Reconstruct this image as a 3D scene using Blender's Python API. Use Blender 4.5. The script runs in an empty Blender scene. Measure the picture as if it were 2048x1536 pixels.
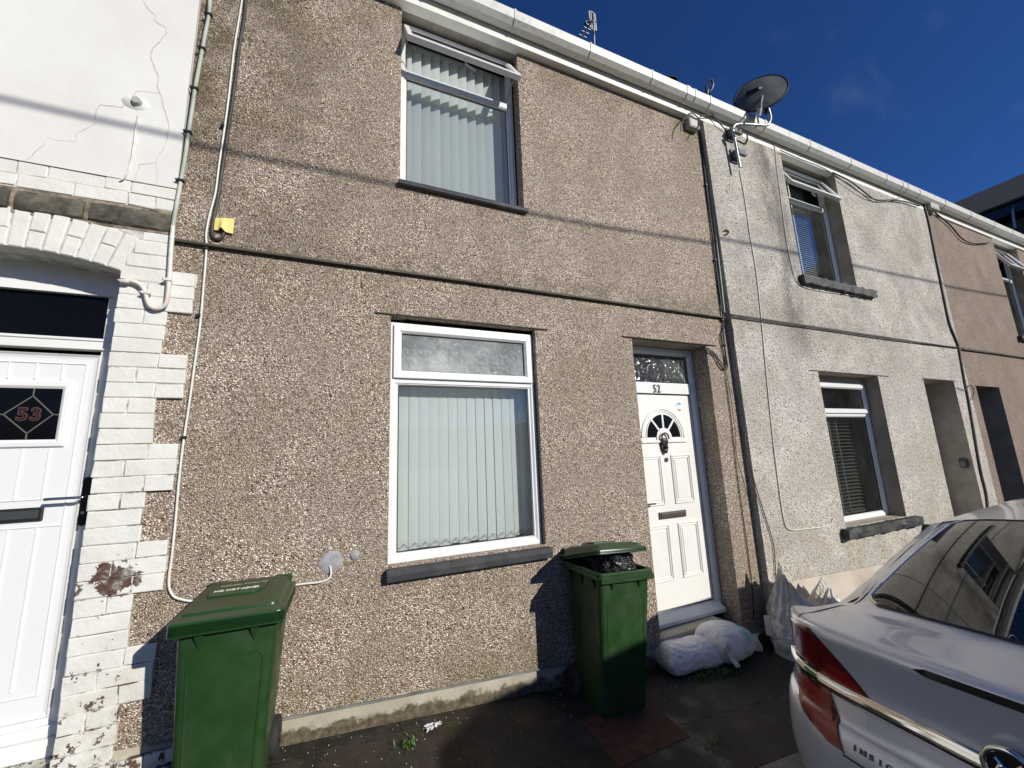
import bpy, bmesh, math, random
import numpy as np
from mathutils import Vector, Matrix, noise
random.seed(7)
SC = bpy.context.scene
COL = SC.collection
R = math.radians

# ------------------------------------------------------------------ camera
CAMD, CAMH = 3.0, 1.75
FPX = 803.27
YAW, PITCH, ROLL = R(23.756), R(10.221), R(-2.297)
_f = Vector((math.sin(YAW)*math.cos(PITCH), math.cos(YAW)*math.cos(PITCH), math.sin(PITCH)))
_r = Vector((math.cos(YAW), -math.sin(YAW), 0)); _u = _r.cross(_f)
CR = math.cos(ROLL)*_r + math.sin(ROLL)*_u
CU = -math.sin(ROLL)*_r + math.cos(ROLL)*_u
cam = bpy.data.objects.new('camera', bpy.data.cameras.new('camera'))
COL.objects.link(cam)
cam.matrix_world = Matrix(((CR.x, CU.x, -_f.x, 0), (CR.y, CU.y, -_f.y, -CAMD), (CR.z, CU.z, -_f.z, CAMH), (0, 0, 0, 1)))
cam.data.sensor_fit = 'HORIZONTAL'; cam.data.sensor_width = 36
cam.data.lens = 36*FPX/2048
cam.data.clip_start = 0.02; cam.data.clip_end = 3000
SC.camera = cam

def W(px, py, y=0.0):
    """survey helper: a point of the photo measured on the wall plane at depth y -> metres"""
    d = CR*((px-1024)/FPX) - CU*((py-768)/FPX) + _f
    t = (CAMD+y)/d.y
    return Vector((d.x*t, y, CAMH+d.z*t))
def G(px, py, z):
    d = CR*((px-1024)/FPX) - CU*((py-768)/FPX) + _f
    t = (z-CAMH)/d.z
    return Vector((d.x*t, -CAMD+d.y*t, z))

# ------------------------------------------------------------------ light
SUN_AZ, SUN_EL = R(29.5), R(25.2)      # azimuth from straight out of the wall towards the right
SDIR = Vector((math.sin(SUN_AZ)*math.cos(SUN_EL), -math.cos(SUN_AZ)*math.cos(SUN_EL), math.sin(SUN_EL)))
sl = bpy.data.lights.new('sun', 'SUN'); sl.energy = 4.7; sl.angle = R(0.53); sl.color = (1.0, 0.955, 0.88)
so = bpy.data.objects.new('sun', sl); COL.objects.link(so)
so.rotation_euler = SDIR.to_track_quat('Z', 'Y').to_euler(); so.location = SDIR*30
wd = bpy.data.worlds.new('World'); SC.world = wd; wd.use_nodes = True
nt = wd.node_tree; nt.nodes.clear()
sky = nt.nodes.new('ShaderNodeTexSky'); sky.sky_type = 'NISHITA'; sky.sun_disc = False
sky.sun_elevation = SUN_EL; sky.sun_rotation = R(180)-SUN_AZ
sky.altitude = 1500; sky.air_density = 1.0; sky.dust_density = 0.2; sky.ozone_density = 4.0
bg = nt.nodes.new('ShaderNodeBackground'); bg.inputs[1].default_value = 0.052
wo = nt.nodes.new('ShaderNodeOutputWorld')
tint = nt.nodes.new('ShaderNodeMix'); tint.data_type = 'RGBA'; tint.blend_type = 'MULTIPLY'; tint.inputs[0].default_value = 1.0
tint.inputs[7].default_value = (.50, .98, 1.72, 1)
nt.links.new(sky.outputs[0], tint.inputs[6])
def wn(k): return nt.nodes.new('ShaderNode'+k)
def wr(src, a, b, c=0.0, d=1.0):
    n = wn('MapRange'); nt.links.new(src, n.inputs[0]); n.inputs[1].default_value = a; n.inputs[2].default_value = b; n.inputs[3].default_value = c; n.inputs[4].default_value = d; n.interpolation_type = 'SMOOTHSTEP'; return n.outputs[0]
def wm_(a, b):
    n = wn('Math'); n.operation = 'MULTIPLY'; nt.links.new(a, n.inputs[0]); nt.links.new(b, n.inputs[1]); return n.outputs[0]
tc = wn('TexCoord'); sx = wn('SeparateXYZ'); nt.links.new(tc.outputs['Generated'], sx.inputs[0])
mp_ = wn('Mapping'); nt.links.new(tc.outputs['Generated'], mp_.inputs[0]); mp_.inputs['Scale'].default_value = (1, 1.0, 2.2)
n1 = wn('TexNoise'); nt.links.new(mp_.outputs[0], n1.inputs['Vector']); n1.inputs['Scale'].default_value = 2.6; n1.inputs['Detail'].default_value = 8; n1.inputs['Roughness'].default_value = .62
mp2 = wn('Mapping'); nt.links.new(tc.outputs['Generated'], mp2.inputs[0]); mp2.inputs['Scale'].default_value = (1.2, 4.0, 5.0); mp2.inputs['Rotation'].default_value = (0, .5, .4)
n2 = wn('TexNoise'); nt.links.new(mp2.outputs[0], n2.inputs['Vector']); n2.inputs['Scale'].default_value = 2.0; n2.inputs['Detail'].default_value = 9; n2.inputs['Roughness'].default_value = .6; n2.inputs['Distortion'].default_value = .6
c_back = wm_(wr(n1.outputs[0], .50, .64), wr(sx.outputs[1], -.15, -.5))
c_front = wm_(wr(n2.outputs[0], .54, .85, 0, .12), wr(sx.outputs[0], .3, .8))
mxa = wn('Mix'); mxa.data_type = 'RGBA'; nt.links.new(c_front, mxa.inputs[0]); nt.links.new(tint.outputs[2], mxa.inputs[6]); mxa.inputs[7].default_value = (7.5, 8.5, 10.0, 1)
mxb = wn('Mix'); mxb.data_type = 'RGBA'; nt.links.new(c_back, mxb.inputs[0]); nt.links.new(mxa.outputs[2], mxb.inputs[6]); mxb.inputs[7].default_value = (7.5, 7.8, 8.2, 1)
nt.links.new(mxb.outputs[2], bg.inputs[0]); nt.links.new(bg.outputs[0], wo.inputs[0])
SC.view_settings.view_transform = 'Standard'; SC.view_settings.look = 'None'
SC.view_settings.exposure = 0.0; SC.view_settings.gamma = 1.0
SC.cycles.transparent_max_bounces = 16

# ------------------------------------------------------------------ materials
class NT:
    def __init__(s, name):
        s.obj = name.startswith(('bin_', 'silver', 'dark_red', 'red_lens', 'tyre', 'chrome', 'galvan'))
        s.m = bpy.data.materials.new(name); s.m.use_nodes = True
        s.t = s.m.node_tree; s.t.nodes.clear()
        s.o = s.n('OutputMaterial'); s.b = s.n('BsdfPrincipled')
        s.l(s.b.outputs[0], s.o.inputs[0]); s._c = None
    def n(s, k): return s.t.nodes.new('ShaderNode'+k)
    def l(s, a, b): s.t.links.new(a, b)
    def set(s, sock, v):
        if hasattr(v, 'is_linked'): s.l(v, sock)
        elif isinstance(v, (tuple, list)) and sock.type == 'RGBA': sock.default_value = tuple(v)[:3]+(1,)
        else: sock.default_value = v
    def co(s):
        if s._c is None: s._c = s.n('TexCoord').outputs['Object'] if s.obj else s.n('NewGeometry').outputs['Position']
        return s._c
    def mapp(s, sc=(1, 1, 1), loc=(0, 0, 0), v=None):
        m = s.n('Mapping'); s.l(v or s.co(), m.inputs[0]); m.inputs['Scale'].default_value = sc; m.inputs['Location'].default_value = loc
        return m.outputs[0]
    def noise(s, scale, detail=3, rough=.55, v=None, dist=0, col=False):
        n = s.n('TexNoise'); s.l(v or s.co(), n.inputs['Vector']); n.inputs['Scale'].default_value = scale
        n.inputs['Detail'].default_value = detail; n.inputs['Roughness'].default_value = rough; n.inputs['Distortion'].default_value = dist
        return n.outputs['Color' if col else 'Fac']
    def voro(s, scale, feat='F1', v=None, out='Distance', rnd=1):
        n = s.n('TexVoronoi'); n.feature = feat; s.l(v or s.co(), n.inputs['Vector']); n.inputs['Scale'].default_value = scale
        n.inputs['Randomness'].default_value = rnd
        return n.outputs[out]
    def math(s, op, a, b=0.0, c=None, clamp=False):
        n = s.n('Math'); n.operation = op; n.use_clamp = clamp; s.set(n.inputs[0], a); s.set(n.inputs[1], b)
        if c is not None: s.set(n.inputs[2], c)
        return n.outputs[0]
    def ramp(s, f, stops, const=False):
        n = s.n('ValToRGB'); s.set(n.inputs[0], f); e = n.color_ramp.elements
        if const: n.color_ramp.interpolation = 'CONSTANT'
        while len(e) < len(stops): e.new(0.5)
        for i, (p, c) in enumerate(stops):
            e[i].position = p; e[i].color = ((c, c, c, 1) if not isinstance(c, (tuple, list)) else tuple(c)+(1,))
        return n.outputs[0]
    def rng(s, f, a, b, c=0.0, d=1.0, smooth=True):
        n = s.n('MapRange'); s.set(n.inputs[0], f); n.inputs[1].default_value = a; n.inputs[2].default_value = b
        n.inputs[3].default_value = c; n.inputs[4].default_value = d
        if smooth: n.interpolation_type = 'SMOOTHSTEP'
        return n.outputs[0]
    def mix(s, f, a, b, mode='MIX'):
        n = s.n('Mix'); n.data_type = 'RGBA'; n.blend_type = mode
        s.set(n.inputs[0], f); s.set(n.inputs[6], a); s.set(n.inputs[7], b)
        return n.outputs[2]
    def xyz(s, v=None):
        n = s.n('SeparateXYZ'); s.l(v or s.co(), n.inputs[0]); return n.outputs
    def bump(s, h, strength=.5, dist=.01, prev=None):
        n = s.n('Bump'); s.set(n.inputs['Height'], h); n.inputs['Strength'].default_value = strength; n.inputs['Distance'].default_value = dist
        if prev: s.l(prev, n.inputs['Normal'])
        s.l(n.outputs[0], s.b.inputs['Normal']); return n.outputs[0]
    def p(s, **k):
        names = dict(color='Base Color', rough='Roughness', metal='Metallic', spec='Specular IOR Level', coat='Coat Weight', crough='Coat Roughness',
                     trans='Transmission Weight', alpha='Alpha', sss='Subsurface Weight', emis='Emission Color', estr='Emission Strength')
        for a, v in k.items(): s.set(s.b.inputs[names[a]], v)
        return s
MATS = {}
def mat(name):
    def deco(f):
        t = NT(name); f(t); MATS[name] = t.m; return f
    return deco

def pebble(name, stops, mortar, scale, stains, loc=(0, 0, 0), blotch=None):
    t = NT(name)
    w = t.n('VectorMath'); w.operation = 'ADD'
    sc = t.n('VectorMath'); sc.operation = 'SCALE'; t.l(t.noise(60, 1, col=True), sc.inputs[0]); sc.inputs['Scale'].default_value = .007
    t.l(t.mapp(loc=loc), w.inputs[0]); t.l(sc.outputs[0], w.inputs[1])
    v = t.mapp(sc=(1, 1, 1.25), v=w.outputs[0])
    # chips of two sizes, mixed in drifts
    sel = t.rng(t.math('ADD', t.noise(2.3, 3), t.math('MULTIPLY', t.noise(45, 1), .5)), .70, .80)
    v2 = t.mapp(sc=(scale*1.45/100,)*3, v=v); v1 = t.mapp(sc=(scale/100,)*3, v=v)
    vm = t.n('Mix'); vm.data_type = 'VECTOR'; vm.clamp_factor = True
    st_ = t.math('GREATER_THAN', sel, .5); t.l(st_, vm.inputs[0]); t.l(v1, vm.inputs[4]); t.l(v2, vm.inputs[5])
    cell = t.voro(100, v=vm.outputs[1], out='Color'); d = t.voro(100, v=vm.outputs[1])
    cx = t.xyz(cell)
    col = t.ramp(cx[0], stops, const=True)
    # each chip a little lighter or darker than its kind
    col = t.mix(1.0, col, t.ramp(cx[1], [(0, .68), (1, 1.25)]), 'MULTIPLY')
    gap = t.rng(d, .42, .62)
    col = t.mix(gap, col, mortar); col = t.mix(1.0, col, (1.17, 1.16, 1.11) if 'brown' in name else (1.05, 1.05, 1.05), 'MULTIPLY')
    big = t.noise(1.1, 4, .6)
    # bald and thinly dashed patches where the mortar shows
    bald = t.rng(t.noise(3.3, 6, .7, v=t.mapp(loc=(9, 4, 2))), .62, .72, 0, .45)
    col = t.mix(t.math('MULTIPLY', bald, t.rng(cx[1], .2, .7)), col, mortar)
    col = t.mix(t.rng(big, .35, .7, 0, .45), col, t.mix(1.0, col, (.78, .74, .66), 'MULTIPLY'))
    if blotch: col = t.mix(t.rng(t.noise(.8, 3, v=t.mapp(loc=(3, 1, 5))), .45, .7, 0, .5), col, blotch)
    col = stains(t, col)
    t.p(color=col, rough=t.ramp(cx[2], [(0, .45), (1, .95)]), spec=.35)
    h = t.math('SUBTRACT', 1.0, t.rng(d, 0.05, .6)); h = t.math('ADD', h, t.math('MULTIPLY', cx[1], .5))
    t.bump(h, 1.0, .0075)
    MATS[name] = t.m

def box_mask(t, axis, a, b, soft):
    o = t.xyz()[axis]
    return t.math('MULTIPLY', t.rng(o, a-soft, a+soft), t.rng(o, b-soft, b+soft, 1, 0))
def stain52(t, c):
    n = t.noise(2.2, 5, .65); n2 = t.noise(9, 4, .6)
    x, y, z = t.xyz()
    left = t.math('MULTIPLY', t.rng(x, -1.0, .5, 1, 0), t.rng(z, 2.4, 4.4, 0, 1))
    f = t.math('MULTIPLY', left, t.rng(n, .36, .6)); f = t.math('MULTIPLY', f, .85)
    c = t.mix(f, c, t.mix(1, c, (.40, .38, .30), 'MULTIPLY'))
    band = t.math('MULTIPLY', box_mask(t, 2, 3.17, 3.34, .08), t.rng(n2, .4, .62)); band = t.math('MULTIPLY', band, .42)
    c = t.mix(band, c, (.09, .08, .05))
    # streaks under the string course and the sills
    st = t.noise(7, 3, .6, v=t.mapp(sc=(1, 1, .12)))
    b2 = t.math('MULTIPLY', box_mask(t, 2, 2.2, 3.2, .25), t.rng(st, .52, .72)); b2 = t.math('MULTIPLY', b2, .28)
    c = t.mix(b2, c, t.mix(1, c, (.5, .47, .38), 'MULTIPLY'))
    # run-off below the sills
    sx = t.math('MULTIPLY', t.rng(x, .33, .42), t.rng(x, 1.5, 1.62, 1, 0))
    r1 = t.math('MULTIPLY', t.rng(z, .35, .95), t.rng(z, .93, .98, 1, 0)); r2 = t.math('MULTIPLY', t.rng(z, 3.3, 3.9), t.rng(z, 3.9, 3.95, 1, 0))
    rs = t.math('MULTIPLY', t.math('MULTIPLY', t.math('MAXIMUM', r1, r2), sx), t.rng(t.noise(11, 3, .6, v=t.mapp(sc=(1, 1, .08))), .46, .66))
    c = t.mix(t.math('MULTIPLY', rs, .35), c, t.mix(1, c, (.42, .42, .34), 'MULTIPLY'))
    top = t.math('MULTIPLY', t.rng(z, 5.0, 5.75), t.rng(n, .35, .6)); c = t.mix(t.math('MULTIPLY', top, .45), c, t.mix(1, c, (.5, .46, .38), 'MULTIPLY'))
    low = t.math('MULTIPLY', t.rng(z, .2, .75, 1, 0), t.rng(n, .4, .65)); low = t.math('MULTIPLY', low, .5)
    c = t.mix(low, c, t.mix(1, c, (.62, .6, .38), 'MULTIPLY'))
    sp = t.math('MULTIPLY', t.rng(t.voro(5.5), .02, .05, 1, 0), 1.0)
    return t.mix(t.math('MULTIPLY', sp, .8), c, (.035, .03, .022))
def stain51(t, c):
    x, y, z = t.xyz()
    st = t.noise(4, 5, .7, v=t.mapp(sc=(1, 1, .35)))
    ax = t.math('SUBTRACT', x, t.math('MULTIPLY', t.math('SUBTRACT', 5.8, z), .04))
    m = t.math('MULTIPLY', t.rng(ax, 4.75, 5.0), t.rng(ax, 5.1, 5.45, 1, 0))
    m = t.math('MULTIPLY', m, t.rng(z, 2.4, 3.6)); m = t.math('MULTIPLY', m, t.rng(st, .33, .6))
    c = t.mix(t.math('MULTIPLY', m, .72), c, t.mix(1, c, (.22, .22, .22), 'MULTIPLY'))
    g = t.math('MULTIPLY', t.rng(t.noise(1.7, 6, .7), .42, .60), t.rng(z, 1.6, 3.4)); g = t.math('MULTIPLY', g, .34)
    c = t.mix(g, c, t.mix(1, c, (.46, .46, .44), 'MULTIPLY'))
    lo = t.math('MULTIPLY', t.rng(z, .4, 1.2, 1, 0), t.rng(t.noise(3, 3), .4, .65)); lo = t.math('MULTIPLY', lo, .5)
    return t.mix(lo, c, t.mix(1, c, (.8, .7, .5), 'MULTIPLY'))
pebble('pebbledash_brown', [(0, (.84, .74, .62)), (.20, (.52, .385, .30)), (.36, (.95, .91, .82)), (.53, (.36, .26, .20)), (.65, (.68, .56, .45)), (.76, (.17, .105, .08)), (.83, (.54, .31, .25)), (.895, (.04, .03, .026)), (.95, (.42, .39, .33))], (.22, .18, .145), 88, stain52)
pebble('pebbledash_pale', [(0, (.74, .70, .62)), (.3, (.58, .53, .46)), (.5, (.80, .77, .70)), (.66, (.46, .41, .35)), (.80, (.08, .075, .07)), (.88, (.68, .64, .56)), (.95, (.20, .17, .15))], (.54, .51, .46), 66, stain51, loc=(7, 0, 2))
pebble('pebbledash_pink', [(0, (.52, .41, .35)), (.3, (.34, .25, .21)), (.5, (.64, .53, .45)), (.7, (.28, .19, .15)), (.85, (.46, .37, .30)), (.95, (.10, .07, .06))], (.26, .20, .16), 80, lambda t, c: t.mix(t.math('MULTIPLY', t.rng(t.noise(1.5, 4), .4, .7), .35), c, (.22, .17, .14)), loc=(2, 0, 9))

@mat('white_render')
def _(t):
    n = t.noise(1.3, 4); c = t.mix(t.rng(n, .35, .7), (.72, .715, .68), (.66, .65, .62))
    n2 = t.noise(.9, 2, v=t.mapp(loc=(4, 2, 1))); c = t.mix(t.rng(n2, .5, .75, 0, .35), c, (.72, .63, .58))
    s = t.noise(5, 4, .7, v=t.mapp(sc=(1, 1, .2))); c = t.mix(t.rng(s, .55, .8, 0, .3), c, (.6, .59, .54))
    t.p(color=c, rough=.85, spec=.2); b = t.bump(t.noise(5, 4), .25, .02); t.bump(t.noise(160, 3), .35, .002, b)
@mat('painted_brick')
def _(t):
    x, y, z = t.xyz()
    n = t.noise(9, 6, .7); fine = t.noise(60, 4, .65)
    c = t.mix(t.rng(t.noise(3.5, 3), .35, .7), (.72, .72, .67), (.65, .645, .59))
    # dirt in the low courses
    c = t.mix(t.math('MULTIPLY', t.rng(z, .15, .9, 1, 0), t.rng(t.noise(4, 5, .7), .38, .62)), c, (.46, .43, .32))
    # flaked-off patches: one round hole, more of them low down
    px = t.math('DIVIDE', t.math('ADD', x, 1.09), .13); pz = t.math('DIVIDE', t.math('SUBTRACT', z, 1.19), .085)
    rr = t.math('SQRT', t.math('ADD', t.math('MULTIPLY', px, px), t.math('MULTIPLY', pz, pz)))
    hole = t.rng(t.math('ADD', rr, t.math('MULTIPLY', t.math('SUBTRACT', n, .5), 4.6)), .80, .86, 1, 0)
    thr = t.rng(z, .25, 1.4, .55, .70, smooth=False)
    flake = t.rng(t.math('SUBTRACT', t.noise(14, 6, .72), thr), .0, .015)
    low = t.rng(z, 1.45, 1.6, 1, 0); flake = t.math('MULTIPLY', flake, low)
    m = t.math('MAXIMUM', hole, flake)
    brick = t.ramp(t.noise(26, 4, .7), [(.36, (.05, .028, .022)), (.45, (.125, .060, .046)), (.52, (.09, .065, .05)), (.60, (.22, .20, .16)), (.70, (.45, .44, .39))])
    c = t.mix(m, c, brick)
    t.p(color=c, rough=.8, spec=.25)
    h = t.math('SUBTRACT', t.math('MULTIPLY', fine, .3), t.math('MULTIPLY', m, .8))
    b = t.bump(t.noise(16, 6, .65), .7, .010); t.bump(h, .6, .003, b)
@mat('painted_mortar')
def _(t):
    n = t.noise(14, 5, .7); x, y, z = t.xyz()
    c = t.mix(t.rng(n, .40, .6), (.66, .65, .60), (.50, .48, .43))
    c = t.mix(t.math('MULTIPLY', t.rng(z, .6, 3.4, 1, .25), t.rng(t.noise(8, 4, .7), .46, .56)), c, (.10, .06, .05))
    t.p(color=c, rough=.95); t.bump(t.noise(60, 3), .6, .004)
@mat('bare_stone')
def _(t):
    c = t.ramp(t.noise(9, 6, .65), [(.35, (.035, .032, .024)), (.5, (.085, .08, .060)), (.68, (.18, .165, .12))])
    t.p(color=c, rough=.9); t.bump(t.noise(22, 5, .65), .8, .012)
@mat('sand_mortar')
def _(t):
    t.p(color=t.ramp(t.noise(20, 4), [(.35, (.10, .08, .055)), (.6, (.30, .25, .18))]), rough=.95); t.bump(t.noise(70, 3), .6, .004)
@mat('cement_plinth')
def _(t):
    x, y, z = t.xyz(); zl = t.math('ADD', z, t.math('MULTIPLY', x, .067))     # height above the sloping pavement
    c = t.ramp(t.noise(3, 5, .6), [(.3, (.30, .27, .205)), (.7, (.46, .42, .33))])
    m = t.math('ADD', t.rng(zl, .12, .30, 1, 0), t.math('MULTIPLY', t.math('SUBTRACT', t.noise(7, 6, .72), .5), 1.7))
    c = t.mix(t.rng(m, .42, .7), c, t.ramp(t.noise(30, 4), [(.3, (.05, .038, .022)), (.7, (.16, .13, .08))]))
    t.p(color=c, rough=.9); t.bump(t.noise(40, 5, .6), .6, .006)
@mat('cement_plain')
def _(t):
    c = t.ramp(t.noise(2.5, 5, .6), [(.3, (.40, .35, .28)), (.6, (.56, .50, .42)), (.8, (.62, .54, .47))])
    t.p(color=c, rough=.9); t.bump(t.noise(30, 5, .6), .5, .005)
@mat('reveal_cement')
def _(t):
    c = t.ramp(t.noise(5, 5, .6), [(.3, (.26, .225, .175)), (.7, (.40, .355, .29))]); t.p(color=c, rough=.92); t.bump(t.noise(50, 4), .5, .004)
@mat('cement_patch')
def _(t):
    t.p(color=t.ramp(t.noise(20, 4), [(.3, (.22, .22, .23)), (.7, (.38, .38, .39))]), rough=.9); t.bump(t.noise(60, 4), .7, .006)
@mat('upvc_white')
def _(t):
    c = t.mix(t.rng(t.noise(3, 5, .65), .45, .75, 0, .5), (.76, .765, .75), (.65, .64, .59)); t.p(color=c, rough=.32, spec=.45); t.bump(t.noise(8, 2), .08, .004)
@mat('gutter_white')
def _(t):
    s = t.noise(10, 5, .7, v=t.mapp(sc=(1, 3, .5)))
    c = t.mix(t.rng(s, .48, .72, 0, .6), (.66, .66, .62), (.34, .33, .29))
    sp = t.noise(90, 3, .8); c = t.mix(t.rng(sp, .62, .7, 0, .7), c, (.2, .2, .17))
    t.p(color=c, rough=.4)
@mat('fascia_white')
def _(t):
    c = t.mix(t.rng(t.noise(6, 5, .7, v=t.mapp(sc=(.4, 1, 1))), .5, .75, 0, .5), (.76, .76, .70), (.45, .42, .36)); t.p(color=c, rough=.45)
@mat('soffit_grey')
def _(t):
    t.p(color=t.ramp(t.noise(9, 5, .6), [(.3, (.20, .18, .16)), (.7, (.34, .32, .28))]), rough=.9)
@mat('door_cream')
def _(t):
    c = t.mix(t.rng(t.noise(2.5, 4), .4, .7, 0, .6), (.78, .775, .73), (.71, .70, .645)); t.p(color=c, rough=.38); t.bump(t.noise(120, 3), .12, .001)
@mat('door_white')
def _(t):
    t.p(color=t.mix(t.noise(3, 3), (.76, .765, .77), (.72, .725, .73)), rough=.35); t.bump(t.noise(90, 3, v=t.mapp(sc=(3, 1, .3))), .12, .001)
@mat('black_door')
def _(t): t.p(color=(.018, .02, .024), rough=.35)
@mat('slate_sill')
def _(t):
    c = t.ramp(t.noise(6, 6, .7), [(.3, (.020, .022, .025)), (.65, (.055, .058, .062)), (.85, (.16, .15, .11))]); t.p(color=c, rough=.75); t.bump(t.noise(18, 5, .65), .35, .008)
@mat('rough_stone_sill')
def _(t):
    c = t.ramp(t.noise(14, 6, .7), [(.3, (.012, .013, .013)), (.7, (.07, .075, .07))]); t.p(color=c, rough=.6); t.bump(t.noise(30, 4, .65), .8, .02)
@mat('grey_sill')
def _(t):
    t.p(color=t.ramp(t.noise(8, 5), [(.3, (.07, .075, .08)), (.7, (.15, .155, .16))]), rough=.7)
@mat('bead_trim')
def _(t): t.p(color=t.ramp(t.noise(5, 4), [(.3, (.10, .11, .10)), (.7, (.25, .26, .24))]), rough=.6)
@mat('dark_trim')
def _(t): t.p(color=t.ramp(t.noise(9, 5), [(.3, (.035, .033, .025)), (.7, (.10, .095, .07))]), rough=.8)
@mat('black_plastic')
def _(t): t.p(color=(.015, .015, .016), rough=.45)
@mat('black_gloss')
def _(t): t.p(color=(.008, .008, .01), rough=.12)
@mat('black_pane')
def _(t): t.p(color=(.004, .004, .005), rough=.08, spec=.12)
@mat('black_cable')
def _(t): t.p(color=t.ramp(t.noise(4, 4), [(.35, (.018, .015, .016)), (.65, (.07, .06, .055))]), rough=.6)
@mat('white_cable')
def _(t): t.p(color=t.mix(t.noise(6, 3), (.78, .77, .70), (.60, .59, .52)), rough=.5)
@mat('green_grey_cable')
def _(t): t.p(color=t.ramp(t.noise(5, 4), [(.35, (.30, .34, .28)), (.7, (.55, .57, .50))]), rough=.6)
@mat('cream_conduit')
def _(t): t.p(color=t.ramp(t.noise(12, 4), [(.35, (.50, .42, .38)), (.6, (.74, .70, .64))]), rough=.5)
@mat('yellow_card')
def _(t): t.p(color=(.78, .66, .22), rough=.6)
@mat('grey_box')
def _(t): t.p(color=t.mix(t.noise(20, 3), (.46, .46, .42), (.36, .36, .33)), rough=.5)
@mat('galvanised')
def _(t): t.p(color=t.ramp(t.noise(14, 4), [(.3, (.30, .31, .32)), (.7, (.52, .53, .53))]), metal=.7, rough=.42)
@mat('dish_grey')
def _(t): t.p(color=t.ramp(t.noise(5, 4), [(.3, (.055, .06, .06)), (.7, (.13, .14, .13))]), rough=.5)
@mat('chrome')
def _(t): t.p(color=(.72, .70, .66), metal=1.0, rough=.07)
@mat('iron_knocker')
def _(t): t.p(color=(.05, .042, .045), metal=.3, rough=.5); t.bump(t.noise(60, 3), .5, .004)
@mat('gunmetal')
def _(t): t.p(color=(.09, .10, .10), metal=.5, rough=.35)
@mat('brown_metal')
def _(t): t.p(color=(.10, .085, .075), metal=.4, rough=.4)
@mat('gold_number')
def _(t): t.p(color=(.035, .02, .01), rough=.4)
@mat('number_edge')
def _(t): t.p(color=(.62, .40, .20), rough=.4)
@mat('sticker_blue')
def _(t): t.p(color=(.05, .30, .55), rough=.4)
@mat('sticker_white')
def _(t): t.p(color=(.75, .80, .82), rough=.4)
@mat('lead_came')
def _(t): t.p(color=(.24, .23, .18), metal=.6, rough=.4)
@mat('red_glass')
def _(t): t.p(color=(.028, .010, .009), rough=.3)
@mat('number_edge_dull')
def _(t): t.p(color=(.12, .065, .045), rough=.4)
@mat('blind_fabric')
def _(t):
    t.p(color=(.80, .825, .80), rough=.9, spec=.1)
    tr = t.n('BsdfTranslucent'); tr.inputs[0].default_value = (.7, .75, .68, 1); mx = t.n('MixShader'); mx.inputs[0].default_value = .2
    t.l(t.b.outputs[0], mx.inputs[1]); t.l(tr.outputs[0], mx.inputs[2]); t.l(mx.outputs[0], t.o.inputs[0])
@mat('slat_cream')
def _(t): t.p(color=(.62, .60, .50), rough=.5)
@mat('blind_white')
def _(t): t.p(color=(.52, .54, .52), rough=.6)
@mat('room_dark')
def _(t): t.p(color=(.13, .12, .11), rough=.9)
@mat('slate_roof')
def _(t):
    b = t.n('TexBrick'); t.l(t.mapp(sc=(3, 3, 3)), b.inputs[0]); b.inputs[1].default_value = (.05, .05, .06, 1); b.inputs[2].default_value = (.08, .08, .09, 1); b.inputs[3].default_value = (.01, .01, .01, 1)
    t.p(color=b.outputs[0], rough=.6)
@mat('chimney_brick')
def _(t):
    t.p(color=t.ramp(t.noise(8, 4), [(.3, (.12, .06, .045)), (.7, (.22, .12, .09))]), rough=.9)
@mat('clay_pot')
def _(t): t.p(color=(.035, .03, .03), rough=.7)
@mat('flagstone')
def _(t):
    br = t.n('TexBrick'); t.l(t.mapp(sc=(1, 1, 1), loc=(.05, .12, 0)), br.inputs[0])
    br.offset = .38; br.inputs['Scale'].default_value = 1.0; br.inputs['Brick Width'].default_value = .78; br.inputs['Row Height'].default_value = .56
    br.inputs['Mortar Size'].default_value = .008; br.inputs['Mortar Smooth'].default_value = .3
    br.inputs[1].default_value = (1, 1, 1, 1); br.inputs[2].default_value = (.72, .72, .72, 1); br.inputs[3].default_value = (0, 0, 0, 1)
    n = t.noise(5, 7, .68)
    c = t.ramp(n, [(.28, (.009, .007, .005)), (.5, (.024, .020, .015)), (.72, (.065, .057, .045))])
    c = t.mix(1, c, t.mix(.5, (1, 1, 1), br.outputs[0]), 'MULTIPLY')
    c = t.mix(t.rng(t.noise(2.2, 5, .7), .5, .66, 0, .7), c, (.04, .025, .013))
    sp = t.rng(t.voro(26), .03, .07, 1, 0); c = t.mix(t.math('MULTIPLY', sp, .6), c, (.3, .27, .22))
    gap = t.math('MULTIPLY', br.outputs[1], t.rng(t.noise(12, 4, .7), .3, .5))
    c = t.mix(gap, c, t.mix(t.rng(t.noise(9, 3), .42, .58), (.016, .013, .008), (.035, .06, .014)))
    t.p(color=c, rough=t.rng(n, .3, .7, .55, .95)); b = t.bump(t.math('SUBTRACT', t.math('MULTIPLY', n, .8), gap), .8, .012); t.bump(t.noise(70, 4), .5, .003, b)
@mat('kerb_stone')
def _(t): t.p(color=t.ramp(t.noise(12, 5), [(.3, (.12, .11, .10)), (.7, (.25, .24, .22))]), rough=.9); t.bump(t.noise(60, 4), .6, .004)
@mat('asphalt')
def _(t): t.p(color=t.ramp(t.noise(90, 3), [(.3, (.030, .030, .031)), (.7, (.075, .074, .072))]), rough=.9); t.bump(t.voro(140), .6, .004)
@mat('terrain_grass')
def _(t): t.p(color=t.ramp(t.noise(.4, 6), [(.3, (.03, .045, .015)), (.7, (.08, .09, .035))]), rough=1)
@mat('rust_plate')
def _(t):
    c = t.ramp(t.noise(14, 6, .7), [(.3, (.035, .014, .008)), (.6, (.10, .036, .018)), (.8, (.14, .055, .03))]); t.p(color=c, rough=.9); t.bump(t.noise(40, 5), .7, .004)
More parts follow.
